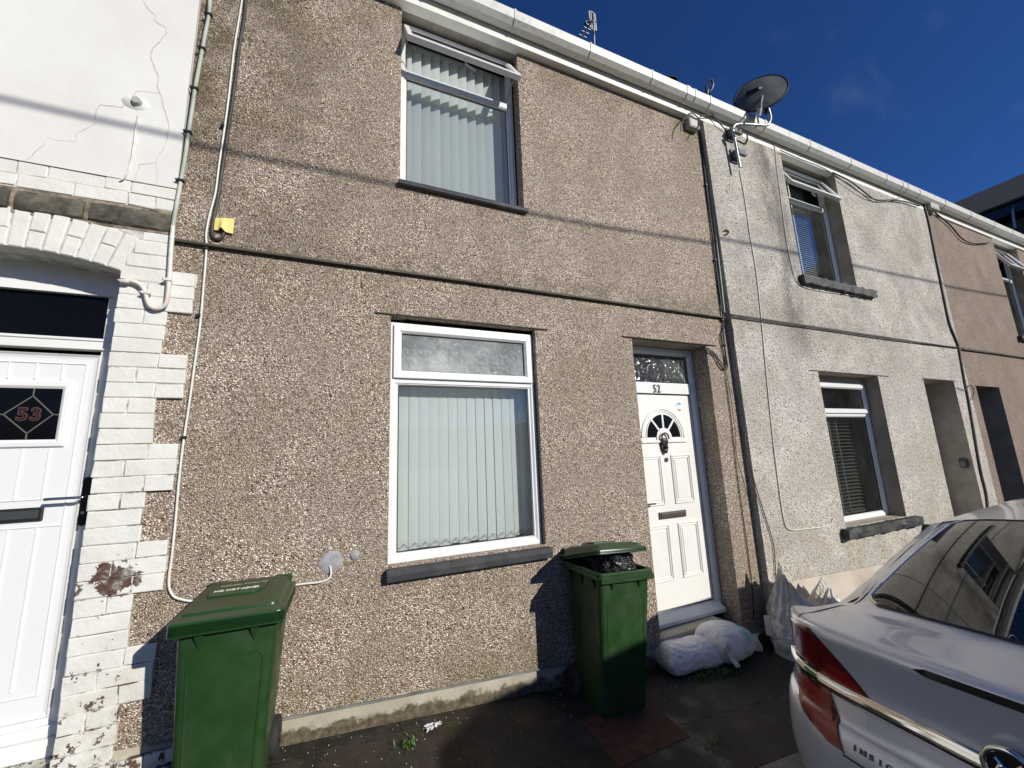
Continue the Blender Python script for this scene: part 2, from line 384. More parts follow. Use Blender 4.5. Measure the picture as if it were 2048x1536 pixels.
@mat('bin_green')
def _(t):
    c = t.mix(t.rng(t.noise(6, 5, .6), .4, .7, 0, .6), (.012, .044, .010), (.020, .056, .014))
    sc_ = t.rng(t.noise(14, 8, .8, v=t.mapp(sc=(1, 1, .25))), .62, .70, 0, .35); c = t.mix(sc_, c, (.07, .11, .05))
    zz_ = t.xyz()[2]; dirt = t.math('MULTIPLY', t.rng(zz_, 0, .45, 1, .12), t.rng(t.noise(5, 6, .75), .42, .64)); c = t.mix(t.math('MULTIPLY', dirt, .35), c, (.06, .06, .035))
    t.p(color=c, rough=t.rng(t.noise(9, 4), .3, .7, .32, .6), spec=.45); t.bump(t.noise(200, 2), .12, .001)
@mat('bin_lid_dusty')
def _(t):
    x, y, z = t.xyz()
    nz = t.n('NewGeometry'); up = t.xyz(nz.outputs['Normal'])[2]
    n = t.noise(7, 6, .65)
    dust = t.math('MULTIPLY', t.rng(up, .55, .9), t.rng(n, .25, .6, .45, .95))
    c = t.mix(dust, (.013, .052, .012), (.058, .068, .030))
    t.p(color=c, rough=t.math('ADD', .3, t.math('MULTIPLY', dust, .35)))
@mat('bin_liner')
def _(t): t.p(color=(.010, .010, .011), rough=.16, spec=.8); b = t.bump(t.noise(14, 4, .6, dist=1.5), .9, .03); t.bump(t.noise(50, 3, .6, dist=1.5), .5, .01, b)
@mat('tyre_rubber')
def _(t): t.p(color=(.02, .02, .02), rough=.8)
@mat('white_print')
def _(t): t.p(color=(.78, .80, .76), rough=.5)
@mat('faded_print')
def _(t): t.p(color=(.30, .33, .22), rough=.6)
@mat('sand_sack')
def _(t):
    c = t.mix(t.rng(t.noise(5, 5, .65), .4, .7), (.84, .83, .81), (.70, .69, .66))
    x, y, z = t.xyz(); m = t.rng(t.noise(3.2, 2, v=t.mapp(loc=(5.2, 0, 1))), .56, .60)
    t.p(color=c, rough=.55); b = t.bump(t.noise(7, 4, .55, dist=1.2), .6, .03); t.bump(t.noise(150, 2), .3, .002, b)
@mat('green_sack_print')
def _(t): t.p(color=t.mix(t.noise(30, 3), (.30, .62, .48), (.42, .68, .58)), rough=.5); t.bump(t.noise(12, 5, dist=1), .7, .03)
@mat('plastic_sack')
def _(t):
    c = t.mix(t.rng(t.noise(3.5, 5, .65), .42, .62), (.82, .82, .80), (.66, .60, .48))
    t.p(color=c, rough=.38, spec=.5)
    b = t.bump(t.noise(6, 5, .6, dist=1.6), .9, .06); t.bump(t.noise(30, 3, dist=1), .4, .008, b)
    tr = t.n('BsdfTranslucent'); tr.inputs[0].default_value = (.7, .68, .6, 1); mx = t.n('MixShader'); mx.inputs[0].default_value = .18
    t.l(t.b.outputs[0], mx.inputs[1]); t.l(tr.outputs[0], mx.inputs[2]); t.l(mx.outputs[0], t.o.inputs[0])
@mat('paper_scrap')
def _(t): t.p(color=(.68, .68, .66), rough=.7)
@mat('leaf_green')
def _(t): t.p(color=t.mix(t.noise(30, 2), (.05, .12, .02), (.10, .20, .04)), rough=.6)
@mat('grit')
def _(t): t.p(color=(.62, .58, .5), rough=.8)
@mat('crack_dark')
def _(t): t.p(color=(.46, .41, .36), rough=1)
@mat('silver_paint')
def _(t):
    fl = t.noise(900, 1); d = t.rng(t.noise(3, 6, .7), .45, .75, 0, .35)
    c = t.mix(t.rng(fl, .3, .7, 0, 1), (.62, .63, .66), (.74, .75, .77)); c = t.mix(d, c, (.58, .56, .51))
    t.p(color=c, metal=.35, rough=t.math('ADD', .30, t.math('MULTIPLY', d, .6)), coat=.8, crough=.06)
@mat('van_paint')
def _(t): t.p(color=(.06, .065, .07), metal=.3, rough=.35, coat=.6)
@mat('dark_red_lens')
def _(t):
    t.p(color=t.ramp(t.noise(2.5, 2), [(.35, (.09, .005, .005)), (.65, (.19, .010, .008))]), rough=.1, coat=1.0, crough=.02, spec=.6)
    w = t.n('TexWave'); t.l(t.mapp(sc=(1, 1, 1)), w.inputs[0]); w.bands_direction = 'Z'; w.inputs['Scale'].default_value = 45; t.bump(w.outputs['Fac'], .12, .002)
@mat('red_lens')
def _(t):
    t.p(color=(.24, .010, .007), rough=.2, coat=.35, crough=.05)
    w = t.n('TexWave'); t.l(t.mapp(sc=(1, 1, 1)), w.inputs[0]); w.bands_direction = 'Y'; w.inputs['Scale'].default_value = 60; t.bump(w.outputs['Fac'], .15, .002)
@mat('smoke_lens')
def _(t): t.p(color=(.05, .055, .05), rough=.08, coat=1)

def glass_mat(name, tint, refl=1.0, rough=0.0, bump=None, ior=1.5, haze=0.0):
    t = NT(name); t.t.nodes.remove(t.b)
    fr = t.n('Fresnel'); fr.inputs[0].default_value = ior
    gl = t.n('BsdfGlossy'); gl.inputs['Roughness'].default_value = rough; gl.inputs[0].default_value = (1, 1, 1, 1)
    tr = t.n('BsdfTransparent'); tr.inputs[0].default_value = tuple(tint)+(1,)
    body = tr.outputs[0]
    if haze:
        df = t.n('BsdfDiffuse'); df.inputs[0].default_value = (.75, .78, .76, 1); m2 = t.n('MixShader')
        t.set(m2.inputs[0], t.rng(t.noise(3.5, 5, .7), .35, .75, haze*.4, haze)); t.l(tr.outputs[0], m2.inputs[1]); t.l(df.outputs[0], m2.inputs[2]); body = m2.outputs[0]
    mx = t.n('MixShader'); f = t.math('MULTIPLY', fr.outputs[0], refl, clamp=True)
    t.l(f, mx.inputs[0]); t.l(body, mx.inputs[1]); t.l(gl.outputs[0], mx.inputs[2]); t.l(mx.outputs[0], t.o.inputs[0])
    if bump:
        b = t.n('Bump'); b.inputs['Strength'].default_value = bump[1]; b.inputs['Distance'].default_value = bump[2]
        t.l(bump[0](t), b.inputs['Height']); t.l(b.outputs[0], gl.inputs['Normal']); t.l(b.outputs[0], fr.inputs['Normal'])
    MATS[name] = t.m
glass_mat('window_glass', (.91, .95, .955), 2.3, bump=(lambda t: t.noise(1.6, 2), .02, .02), haze=.04)
glass_mat('dark_window_glass', (.35, .38, .38), 1.3, haze=.03)
glass_mat('leaf_pattern_glass', (.55, .60, .58), 2.0, .05, bump=(lambda t: t.voro(34, v=t.mapp(sc=(1, 1, 1))), .8, .02), haze=.55)
glass_mat('leaf_pattern_dark', (.30, .33, .34), 1.6, .05, bump=(lambda t: t.voro(34, v=t.mapp(sc=(1, 1, 1))), .7, .015), haze=.07)
glass_mat('car_glass', (.12, .15, .14), 1.5, 0.0, ior=1.5, haze=.03)

# ------------------------------------------------------------------ mesh helpers
def root_loc(o):
    while o.parent: o = o.parent
    return Vector(o.location)
class MB:
    def __init__(s): s.v = []; s.f = []
    def add(s, vs, fs):
        o = len(s.v); s.v += [Vector(v) for v in vs]; s.f += [tuple(i+o for i in f) for f in fs]; return s
    def box(s, x0, x1, y0, y1, z0, z1):
        return s.add([(x0, y0, z0), (x1, y0, z0), (x1, y1, z0), (x0, y1, z0), (x0, y0, z1), (x1, y0, z1), (x1, y1, z1), (x0, y1, z1)],
                     [(0, 1, 5, 4), (1, 2, 6, 5), (2, 3, 7, 6), (3, 0, 4, 7), (4, 5, 6, 7), (3, 2, 1, 0)])
    def quad(s, a, b, c, d): return s.add([a, b, c, d], [(0, 1, 2, 3)])
    def grid(s, rows, close=False):
        n = len(rows[0]); vs = [p for r in rows for p in r]; fs = []
        for i in range(len(rows)-1):
            for j in range(n-1+(1 if close else 0)):
                k = (j+1) % n; fs.append((i*n+j, i*n+k, (i+1)*n+k, (i+1)*n+j))
        return s.add(vs, fs)
    def loft(s, rings, cap0=True, cap1=True):
        n = len(rings[0]); s.grid(rings, close=True); o = len(s.v)-n*len(rings)
        if cap0: s.f.append(tuple(o+i for i in range(n))[::-1])
        if cap1: s.f.append(tuple(o+n*(len(rings)-1)+i for i in range(n)))
        return s
    def cyl(s, a, b, r, n=16, r2=None):
        a = Vector(a); b = Vector(b); d = (b-a).normalized(); u = d.orthogonal().normalized(); w = d.cross(u)
        rr = [[c+u*(math.cos(2*math.pi*i/n)*q)+w*(math.sin(2*math.pi*i/n)*q) for i in range(n)] for c, q in ((a, r), (b, r if r2 is None else r2))]
        return s.loft(rr)
    def tube(s, pts, r, n=8, smooth=4):
        P = [Vector(p) for p in pts]
        if smooth > 1 and len(P) > 2:
            Q = []
            for i in range(len(P)-1):
                p0 = P[max(i-1, 0)]; p1 = P[i]; p2 = P[i+1]; p3 = P[min(i+2, len(P)-1)]
                for k in range(smooth):
                    t = k/smooth; Q.append(.5*((2*p1)+(p2-p0)*t+(2*p0-5*p1+4*p2-p3)*t*t+(3*p1-p0-3*p2+p3)*t**3))
            P = Q+[P[-1]]
        d = (P[1]-P[0]).normalized(); u = d.orthogonal().normalized(); rings = []
        for i, p in enumerate(P):
            d = (P[min(i+1, len(P)-1)]-P[max(i-1, 0)])
            d = d.normalized() if d.length > 1e-7 else Vector((0, 0, 1))
            u = (u-d*u.dot(d)).normalized(); w = d.cross(u)
            rr = r(i/(len(P)-1)) if callable(r) else r
            rings.append([p+u*(math.cos(2*math.pi*k/n)*rr)+w*(math.sin(2*math.pi*k/n)*rr) for k in range(n)])
        return s.loft(rings)
    def ring(s, x0, x1, z0, z1, prof, y_of=None):
        """profile (inset, y) swept round a rectangle with mitred corners"""
        rows = []
        for ins, y in prof:
            rows.append([Vector((x0+ins, y, z0+ins)), Vector((x1-ins, y, z0+ins)), Vector((x1-ins, y, z1-ins)), Vector((x0+ins, y, z1-ins))])
        n = len(prof); vs = [p for r in rows for p in r]; fs = []
        for i in range(n):
            for j in range(4):
                k = (j+1) % 4; i2 = (i+1) % n; fs.append((i*4+j, i*4+k, i2*4+k, i2*4+j))
        return s.add(vs, fs)
    def prism(s, poly, y0, y1):
        n = len(poly); s.add([(x, y0, z) for x, z in poly]+[(x, y1, z) for x, z in poly],
            [tuple(range(n)), tuple(range(2*n-1, n-1, -1))]+[(i, (i+1) % n, n+(i+1) % n, n+i) for i in range(n)]); return s
    def xform(s, M, start=0):
        for i in range(start, len(s.v)): s.v[i] = M @ s.v[i]
        return s
    def build(s, name, material, parent=None, smooth=False, local=False, bevel=0, angle=40, seg=2, sub=0):
        me = bpy.data.meshes.new(name)
        off = Vector((0, 0, 0)) if (parent is None or local) else root_loc(parent)
        bm = bmesh.new(); vs = [bm.verts.new(v-off) for v in s.v]
        for f in s.f:
            try: bm.faces.new([vs[i] for i in f])
            except ValueError: pass
        bmesh.ops.remove_doubles(bm, verts=bm.verts, dist=1e-6)
        bmesh.ops.recalc_face_normals(bm, faces=bm.faces)
        bm.to_mesh(me); bm.free()
        me.materials.append(MATS[material] if isinstance(material, str) else material)
        if smooth:
            for p in me.polygons: p.use_smooth = True
            try: me.set_sharp_from_angle(angle=R(angle))
            except Exception: pass
        o = bpy.data.objects.new(name, me); COL.objects.link(o)
        if parent: o.parent = parent
        if bevel:
            b = o.modifiers.new('bevel', 'BEVEL'); b.width = bevel; b.segments = seg; b.limit_method = 'ANGLE'; b.angle_limit = R(35); b.harden_normals = False
        if sub:
            m = o.modifiers.new('sub', 'SUBSURF'); m.levels = sub; m.render_levels = sub
        return o
def tag(o, label=None, cat=None, group=None, kind=None):
    if label: o['label'] = label
    if cat: o['category'] = cat
    if group: o['group'] = group
    if kind: o['kind'] = kind
    return o
def empty(name, loc, label, cat, group=None, rot=None):
    o = bpy.data.objects.new(name, None); COL.objects.link(o); o.location = loc
    if rot is not None: o.rotation_euler = rot
    o.empty_display_size = .1
    return tag(o, label, cat, group)
def text_mesh(name, body, size, M, material, parent, ext=.0008, local=False, bold=0.0, stretch=1.0, spacing=1.0):
    c = bpy.data.curves.new(name, 'FONT'); c.body = body; c.size = size; c.extrude = ext; c.align_x = 'CENTER'; c.align_y = 'CENTER'; c.offset = bold; c.space_character = spacing
    to = bpy.data.objects.new(name+'_t', c); COL.objects.link(to)
    bpy.context.view_layer.update()
    me = bpy.data.meshes.new_from_object(to.evaluated_get(bpy.context.evaluated_depsgraph_get()))
    bpy.data.objects.remove(to); bpy.data.curves.remove(c)
    S = Matrix.Diagonal((stretch, 1, 1, 1))
    off = Vector((0, 0, 0)) if local else root_loc(parent)
    me.transform(Matrix.Translation(-off) @ M @ S)
    me.materials.clear(); me.materials.append(MATS[material]); me.name = name
    o = bpy.data.objects.new(name, me); COL.objects.link(o); o.parent = parent
    return o
FACE = Matrix.Rotation(R(90), 4, 'X')     # text standing on the wall, facing the street

# ------------------------------------------------------------------ ground
SLOPE = .07
def gz(x): return .129-SLOPE*max(-30, min(30, x))
def sheet(name, x0, x1, y0, y1, dz, material, nx=40, ny=12, thick=None):
    xs = [x0+(x1-x0)*i/nx for i in range(nx+1)]; ys = [y0+(y1-y0)*j/ny for j in range(ny+1)]
    m = MB(); m.grid([[(x, y, gz(x)+dz+(noise.noise(Vector((x*1.7, y*1.7, 3)))*.006 if thick else 0)) for y in ys] for x in xs])
    if thick:
        for yy in (y0, y1): m.grid([[(x, yy, gz(x)+dz+noise.noise(Vector((x*1.7, yy*1.7, 3)))*.006), (x, yy, gz(x)+dz-thick)] for x in xs])
    o = m.build(name, material, smooth=bool(thick), angle=30); return tag(o, kind='structure')
g = MB(); xs = [-600, -200, -60, -30, -10, 0, 10, 30, 60, 200, 600]; ys = [-600, -200, -60, -20, 0, 20, 60, 200, 600]
g.grid([[(x, y, gz(x)-.135) for y in ys] for x in xs]); tag(g.build('ground', 'terrain_grass'), kind='structure')
sheet('pavement', -12, 26, -1.12, .35, 0, 'flagstone', 240, 14, .12)
sheet('road', -30, 30, -6.6, -1.22, -.115, 'asphalt', 60, 6)
sheet('far_pavement', -30, 30, -8.0, -6.6, -.02, 'kerb_stone', 60, 2, .1)
k = MB()
for i in range(40):
    x0 = -12+i*.92; x1 = x0+.912
    k.add([(x0, -1.24, gz(x0)-.13), (x1, -1.24, gz(x1)-.13), (x1, -1.12, gz(x1)-.13), (x0, -1.12, gz(x0)-.13), (x0, -1.235, gz(x0)+.004), (x1, -1.235, gz(x1)+.004), (x1, -1.122, gz(x1)+.004), (x0, -1.122, gz(x0)+.004)],
          [(0, 1, 5, 4), (1, 2, 6, 5), (2, 3, 7, 6), (3, 0, 4, 7), (4, 5, 6, 7)])
tag(k.build('kerb', 'kerb_stone', bevel=.012), kind='structure')
h = MB(); N = 96; rings = [[], [], []]
for i in range(N):
    a = 2*math.pi*i/N; hh = 20+14*noise.noise(Vector((math.cos(a)*2.2, math.sin(a)*2.2, 1)))+5*noise.noise(Vector((math.cos(a)*9, math.sin(a)*9, 5)))
    for k2, (r_, z_) in enumerate(((190, -6), (230, hh), (420, -6))): rings[k2].append((r_*math.cos(a), r_*math.sin(a), z_))
h.grid(rings, close=True); tag(h.build('hills', 'terrain_grass', smooth=True, angle=180), kind='structure')

# ------------------------------------------------------------------ wall builder
def wall_mesh(x0, x1, z1, zbot, holes, y, depth, step=None):
    """front sheet with rectangular openings (x0,x1,z0,z1,depth) and their reveals"""
    xs = sorted(set([x0, x1]+[v for h in holes for v in h[:2]])); zs = sorted(set([0.0, z1]+[v for h in holes for v in h[2:4]]))
    zs = [z for z in zs if z >= 0.0]
    m = MB(); lo = lambda x, z: (zbot(x) if z <= 0.0 else z)
    for i in range(len(xs)-1):
        for j in range(len(zs)-1):
            cx = (xs[i]+xs[i+1])/2; cz = (zs[j]+zs[j+1])/2
            if any(h[0] < cx < h[1] and h[2] < cz < h[3] for h in holes): continue
            a, b = xs[i], xs[i+1]
            m.quad((a, y, lo(a, zs[j])), (b, y, lo(b, zs[j])), (b, y, zs[j+1]), (a, y, zs[j+1]))
    rvs = []
    for h in holes:
        rv = MB(); rvs.append(rv)
        a, b, c, d = h[:4]; e = y+h[4]; ca, cb = (lo(a, c), lo(b, c))
        rv.quad((a, y, ca), (a, e, ca), (a, e, d), (a, y, d)); rv.quad((b, y, cb), (b, e, cb), (b, e, d), (b, y, d)); rv.quad((a, y, d), (b, y, d), (b, e, d), (a, e, d))
        if c > 0: rv.quad((a, y, c), (b, y, c), (b, e, c), (a, e, c))
    return m, rvs

def frame_ring(m, x0, x1, z0, z1, y, w=.055, d=.06):
    m.ring(x0, x1, z0, z1, [(0, y+d), (0, y+.006), (.004, y), (w*.62, y), (w, y+.016), (w, y+d)])
def window(house, x0, x1, z0, z1, y, trans, sill, pane='window_glass', top='window_glass', casement=None, low_sash=False, label=None):
    """opening frame at depth y; trans = height of the transom; casement = opening angle of the top light"""
    f = MB(); frame_ring(f, x0, x1, z0, z1, y, .05, .065)
    f.box(x0+.03, x1-.03, y+.004, y+.06, trans-.028, trans+.028)
    fo = f.build('window', 'upvc_white', house, bevel=.002)
    if label: fo['label'] = label
    # fixed lower light
    b = MB(); b.ring(x0+.045, x1-.045, z0+.045, trans-.024, [(0, y+.05), (0, y+.012), (.012, y+.012), (.02, y+.03), (.02, y+.05)]); b.build('glazing_bead', 'upvc_white', fo)
    gk = MB(); gk.ring(x0+.064, x1-.064, z0+.064, trans-.043, [(0, y+.03), (.006, y+.028), (.006, y+.036), (0, y+.036)]); gk.build('gasket', 'black_plastic', fo)
    p = MB(); p.quad((x0+.06, y+.034, z0+.06), (x1-.06, y+.034, z0+.06), (x1-.06, y+.034, trans-.04), (x0+.06, y+.034, trans-.04)); p.build('pane', pane, fo)
    # top light
    sm = MB(); sz1 = z1-.022; sz0 = trans+.006; yo = y-.018
    sm.ring(x0+.022, x1-.022, sz0, sz1, [(0, yo+.05), (0, yo+.005), (.004, yo), (.045, yo), (.062, yo+.018), (.062, yo+.05)])
    gm = MB(); gm.ring(x0+.082, x1-.082, sz0+.06, sz1-.06, [(0, yo+.03), (.006, yo+.028), (.006, yo+.036), (0, yo+.036)])
    pm = MB(); pm.quad((x0+.08, yo+.034, sz0+.058), (x1-.08, yo+.034, sz0+.058), (x1-.08, yo+.034, sz1-.058), (x0+.08, yo+.034, sz1-.058))
    if casement:
        M = Matrix.Translation((0, yo+.02, sz1)) @ Matrix.Rotation(-R(casement), 4, 'X') @ Matrix.Translation((0, -yo-.02, -sz1))
        for q in (sm, gm, pm): q.xform(M)
        st = MB(); a = Vector((x0+.06, y+.02, sz0+.06)); bq = M @ Vector((x0+.04, yo+.045, sz0+.16)); st.cyl(a, bq, .006, 6); st.build('stay', 'galvanised', fo); st = MB()
        a = Vector((x1-.06, y+.02, sz0+.06)); bq = M @ Vector((x1-.04, yo+.045, sz0+.16)); st.cyl(a, bq, .006, 6)
        st.build('stay', 'galvanised', fo)
        hd = MB(); c = M @ Vector(((x0+x1)/2, yo+.07, sz0+.03)); c2 = M @ Vector(((x0+x1)/2+.1, yo+.09, sz0+.03)); hd.tube([M @ Vector(((x0+x1)/2, yo+.05, sz0+.03)), c, c2], .009, 8, 1); hd.build('handle', 'upvc_white', fo)
    so_ = sm.build('casement', 'upvc_white', fo, bevel=.002)
    gm.build('gasket', 'black_plastic', fo); pm.build('pane', top, fo)
    return fo
def sill_box(house, x0, x1, z0, z1, y0, y1, material, rough=0, label=None):
    m = MB(); n = max(2, int((x1-x0)/.03)) if rough else 1; rows = []
    for i in range(n+1):
        x = x0+(x1-x0)*i/n
        j = lambda k: (noise.noise(Vector((x*9, k*3.1, z0)))*rough+noise.noise(Vector((x*31, k*5.1, z0)))*rough*.6) if rough else 0
        tp = (.7 if rough and i in (0, n) else 1)
        rows.append([(x, y0+j(1)*1.5, z0+(1-tp)*.02+j(2)), (x, y0-.006+j(3)*1.5, (z0+z1)/2+j(6)), (x, y0+j(4), z1-.012+j(5)), (x, y1, z1), (x, y1, z0)])
    m.loft(rows); o = m.build('sill', material, house, smooth=bool(rough), bevel=0 if rough else .006)
    if label: o['label'] = label
    return o

EAVE = 5.98
def house(name, x0, x1, label, group='houses of the terrace'):
    return empty(name, ((x0+x1)/2, 0, gz((x0+x1)/2)), label, 'house', group)
def shell(hs, x0, x1, ridge_y=4.2):
    zb = gz(x1)-.4; m = MB()
    m.quad((x0+.01, .45, zb), (x0+.01, 8, zb), (x0+.01, 8, 5.9), (x0+.01, .45, 5.9)); m.quad((x1-.01, .45, zb), (x1-.01, 8, zb), (x1-.01, 8, 5.9), (x1-.01, .45, 5.9))
    m.quad((x0+.01, 8, zb), (x1-.01, 8, zb), (x1-.01, 8, 5.9), (x0+.01, 8, 5.9)); m.quad((x0+.01, .45, 5.9), (x1-.01, .45, 5.9), (x1-.01, 8, 5.9), (x0+.01, 8, 5.9))
    m.quad((x0+.01, .45, 2.95), (x1-.01, .45, 2.95), (x1-.01, 8, 2.95), (x0+.01, 8, 2.95)); m.quad((x0+.01, .45, zb+.3), (x1-.01, .45, zb+.3), (x1-.01, 8, zb+.3), (x0+.01, 8, zb+.3))
    m.quad((x0+.01, 1.5, zb), (x1-.01, 1.5, zb), (x1-.01, 1.5, 5.9), (x0+.01, 1.5, 5.9))
    m.build('room', 'room_dark', hs)
    r = MB(); zr = 6.0+ridge_y*.62
    r.add([(x0, -.10, 5.94), (x1, -.10, 5.94), (x1, ridge_y, zr), (x0, ridge_y, zr), (x0, 8.4, 5.97), (x1, 8.4, 5.97)], [(0, 1, 2, 3), (3, 2, 5, 4)])
    r.add([(x0, .03, 5.925), (x1, .03, 5.925), (x1, 8.4, 5.925), (x0, 8.4, 5.925)], [(0, 1, 2, 3)])
    r.build('roof', 'slate_roof', hs)
def eaves(hs, x0, x1, brackets, step=0.0):
    f = MB(); f.box(x0, x1, -.032-step, .02, 5.70, 5.93); fo = f.build('fascia', 'fascia_white', hs, bevel=.003)
    g = MB(); y = -step
    pr = [(y-.158, 5.94), (y-.163, 5.93), (y-.155, 5.84), (y-.115, 5.803), (y-.055, 5.797), (y-.036, 5.815), (y-.036, 5.93)]
    g.grid([[(x, a, b) for a, b in pr] for x in (x0, x1)])
    ins = [(a+(.004 if a < y-.1 else -.004), b+.004) for a, b in pr]; g.grid([[(x, a, b) for a, b in ins] for x in (x0, x1)])
    g.grid([[(x, y-.158, 5.94), (x, y-.154, 5.944)] for x in (x0, x1)])
    go = g.build('gutter', 'gutter_white', hs)
    for bx, w in brackets:
        b = MB(); out = [(a-.005 if a < y-.05 else a+.001, z-(.005 if z < 5.9 else 0)) for a, z in pr]; out[0] = (out[0][0]+.004, 5.953)
        ring0 = out+[(a+.003, z+.003) for a, z in reversed(out)]
        b.loft([[(bx-w/2, a, z) for a, z in ring0], [(bx+w/2, a, z) for a, z in ring0]]); b.build('gutter_bracket', 'gutter_white', go)

# ================================================================== house 52 (brown pebbledash)
H52 = house('terraced_house', -1.0, 4.0, 'terraced house in brown pebbledash with cream panelled front door numbered 52')
X52a, X52b = -1.0, 3.985
zb52 = lambda x: .28-.066*x
holes = [(.40, 1.515, 3.985, 5.735, .12), (.345, 1.56, 1.05, 2.835, .07), (2.62, 3.625, 0.0, 2.845, .22)]
wm, rv = wall_mesh(X52a, X52b, 5.80, zb52, holes, 0, .12)
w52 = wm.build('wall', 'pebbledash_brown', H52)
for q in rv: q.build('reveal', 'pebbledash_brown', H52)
hd = MB(); hd.box(2.622, 3.623, .004, .2, 2.838, 2.842); hd.build('door_soffit', 'reveal_cement', H52)
pl = MB()
for a, b in ((X52a, 2.62), (3.625, X52b)):
    n = 30; rows = []
    for i in range(n+1):
        x = a+(b-a)*i/n; j = noise.noise(Vector((x*3, 2, 0)))*.004
        rows.append([(x, .012+j, zb52(x)+.004), (x, .006+j, gz(x)-.05), (x, .2, gz(x)-.05), (x, .2, zb52(x)+.004)])
    pl = MB(); pl.loft(rows); pl.build('plinth', 'cement_plinth', H52)
for a, b in ((-.85, 2.62), (3.625, X52b)):
    bd = MB()
    bd.loft([[(x, -.012, zb52(x)-.006), (x, -.012, zb52(x)+.004), (x, .012, zb52(x)+.004), (x, .012, zb52(x)-.006)] for x in (a, b)]); bd.build('bell_bead', 'bead_trim', H52)
# string course
sc_ = MB()
sc_.loft([[(x, -.034, 3.175), (x, -.034, 3.188), (x, -.004, 3.205), (x, .004, 3.205), (x, .004, 3.175)] for x in (-.985, 3.95)])
sc_.build('string_course', 'dark_trim', H52)
ln = MB(); ln.box(.23, 1.68, -.014, .004, 2.838, 2.846); ln.build('lintel_bead', 'dark_trim', H52); ln = MB(); ln.box(2.50, 3.76, -.014, .004, 2.848, 2.856); ln.build('lintel_bead', 'dark_trim', H52)
sill_box(H52, .335, 1.59, .958, 1.045, -.055, .13, 'slate_sill', label='dark painted sill under the ground floor window')
sill_box(H52, .385, 1.535, 3.935, 3.985, -.045, .16, 'grey_sill')
window(H52, .35, 1.552, 1.05, 2.80, .05, 2.355, None, top='leaf_pattern_glass', label='white window with vertical blinds on the ground floor')
window(H52, .405, 1.505, 3.985, 5.70, .125, 5.18, None, casement=32, label='white upstairs window with its top light open')
hb = MB(); hb.box(.39, 1.525, -.066, .22, 5.704, 5.73); hb.build('window_head', 'soffit_grey', H52)
def vblind(hs, x0, x1, z0, z1, y, n, ang, material='blind_fabric', over=1.3):
    m = MB(); p = (x1-x0)/(n-.3); w = p*over; ch = MB()
    for i in range(n):
        cx = x0+p*(i+.35); a = R(ang+random.uniform(-3, 3)); dx = math.cos(a)*w/2; dy = math.sin(a)*w/2
        zz = z0+random.uniform(0, .012); cols = []
        for k in range(5):
            s = -1+k*.5; bow = .006*(1-s*s); cols.append([(cx+dx*s, y+dy*s-bow, zz), (cx+dx*s, y+dy*s-bow, z1)])
        m.grid(cols)
        if i < n-1:
            ch.tube([(cx+p*t, y-.02, z0+.05-.03*math.sin(math.pi*t)) for t in (0, .25, .5, .75, 1)], .0018, 4, 1)
    o = m.build('vertical_blind', material, hs, smooth=True); ch.build('bead_chain', 'dark_trim', o)
    r = MB(); r.box(x0, x1, y-.02, y+.02, z1, z1+.03); r.build('headrail', 'upvc_white', o)
vblind(H52, .38, 1.53, 1.10, 2.74, .20, 15, 7, over=1.22)
vblind(H52, .44, 1.49, 4.03, 5.655, .30, 12, -30, over=1.55)
# ---- door 52
Y = .20
dr = MB(); frame_ring(dr, 2.62, 3.62, .18, 2.835, Y-.005, .075, .08)
dr.box(2.66, 3.58, Y+.002, Y+.06, 2.34, 2.455)
df = dr.build('door_frame', 'upvc_white', H52, bevel=.002)
th = MB(); th.add([(2.60, Y-.075, .165), (3.585, Y-.075, .165), (3.585, Y+.01, .165), (2.60, Y+.01, .165), (2.60, Y-.075, .195), (3.585, Y-.075, .195), (3.585, Y+.01, .25), (2.60, Y+.01, .25)], [(0, 1, 5, 4), (1, 2, 6, 5), (2, 3, 7, 6), (3, 0, 4, 7), (4, 5, 6, 7), (3, 2, 1, 0)])
th.build('threshold', 'upvc_white', df, bevel=.004)
fg = MB(); fg.quad((2.68, Y+.02, 2.44), (3.56, Y+.02, 2.44), (3.56, Y+.02, 2.78), (2.68, Y+.02, 2.78)); fg.build('fanlight', 'leaf_pattern_dark', df)
DX0, DX1, DZ0, DZ1 = 2.70, 3.535, .27, 2.325
lf = MB(); lf.box(DX0, DX1, Y+.018, Y+.06, DZ0, DZ1)
leaf = lf.build('door', 'door_cream', H52, bevel=.003)
gp = MB(); gp.ring(DX0-.008, DX1+.008, DZ0-.008, DZ1+.008, [(0, Y+.03), (.008, Y+.03), (.008, Y+.05), (0, Y+.05)]); gp.build('door_gap', 'black_plastic', df)
fm = MB()
fcx, fcz = 3.105, 1.885
for (ra, rb, yy) in ((.305, .285, Y+.006), (.280, .262, Y+.010), (.235, .245, Y+.008)):
    n = 32; rows = []
    for i in range(n+1):
        a = math.pi*i/n; c, s = math.cos(a), math.sin(a)
        rows.append([(fcx+ra*c*.95, Y+.018, fcz+ra*s), (fcx+ra*c*.95, yy, fcz+ra*s*.995), (fcx+rb*c*.95, yy, fcz+rb*s), (fcx+rb*c*.95, Y+.018, fcz+rb*s)])
    fm.grid(rows)
fm.box(fcx-.30, fcx+.30, Y+.002, Y+.019, fcz-.055, fcz-.03)
n = 24
for (ra, yy) in ((.10, Y+.006), (.075, Y+.0)):
    pts = [(fcx+ra*math.cos(math.pi*i/n), fcz+ra*math.sin(math.pi*i/n)-.005) for i in range(n+1)]; fm.prism(pts+[(fcx-ra, fcz-.03), (fcx+ra, fcz-.03)], yy, Y+.0185)
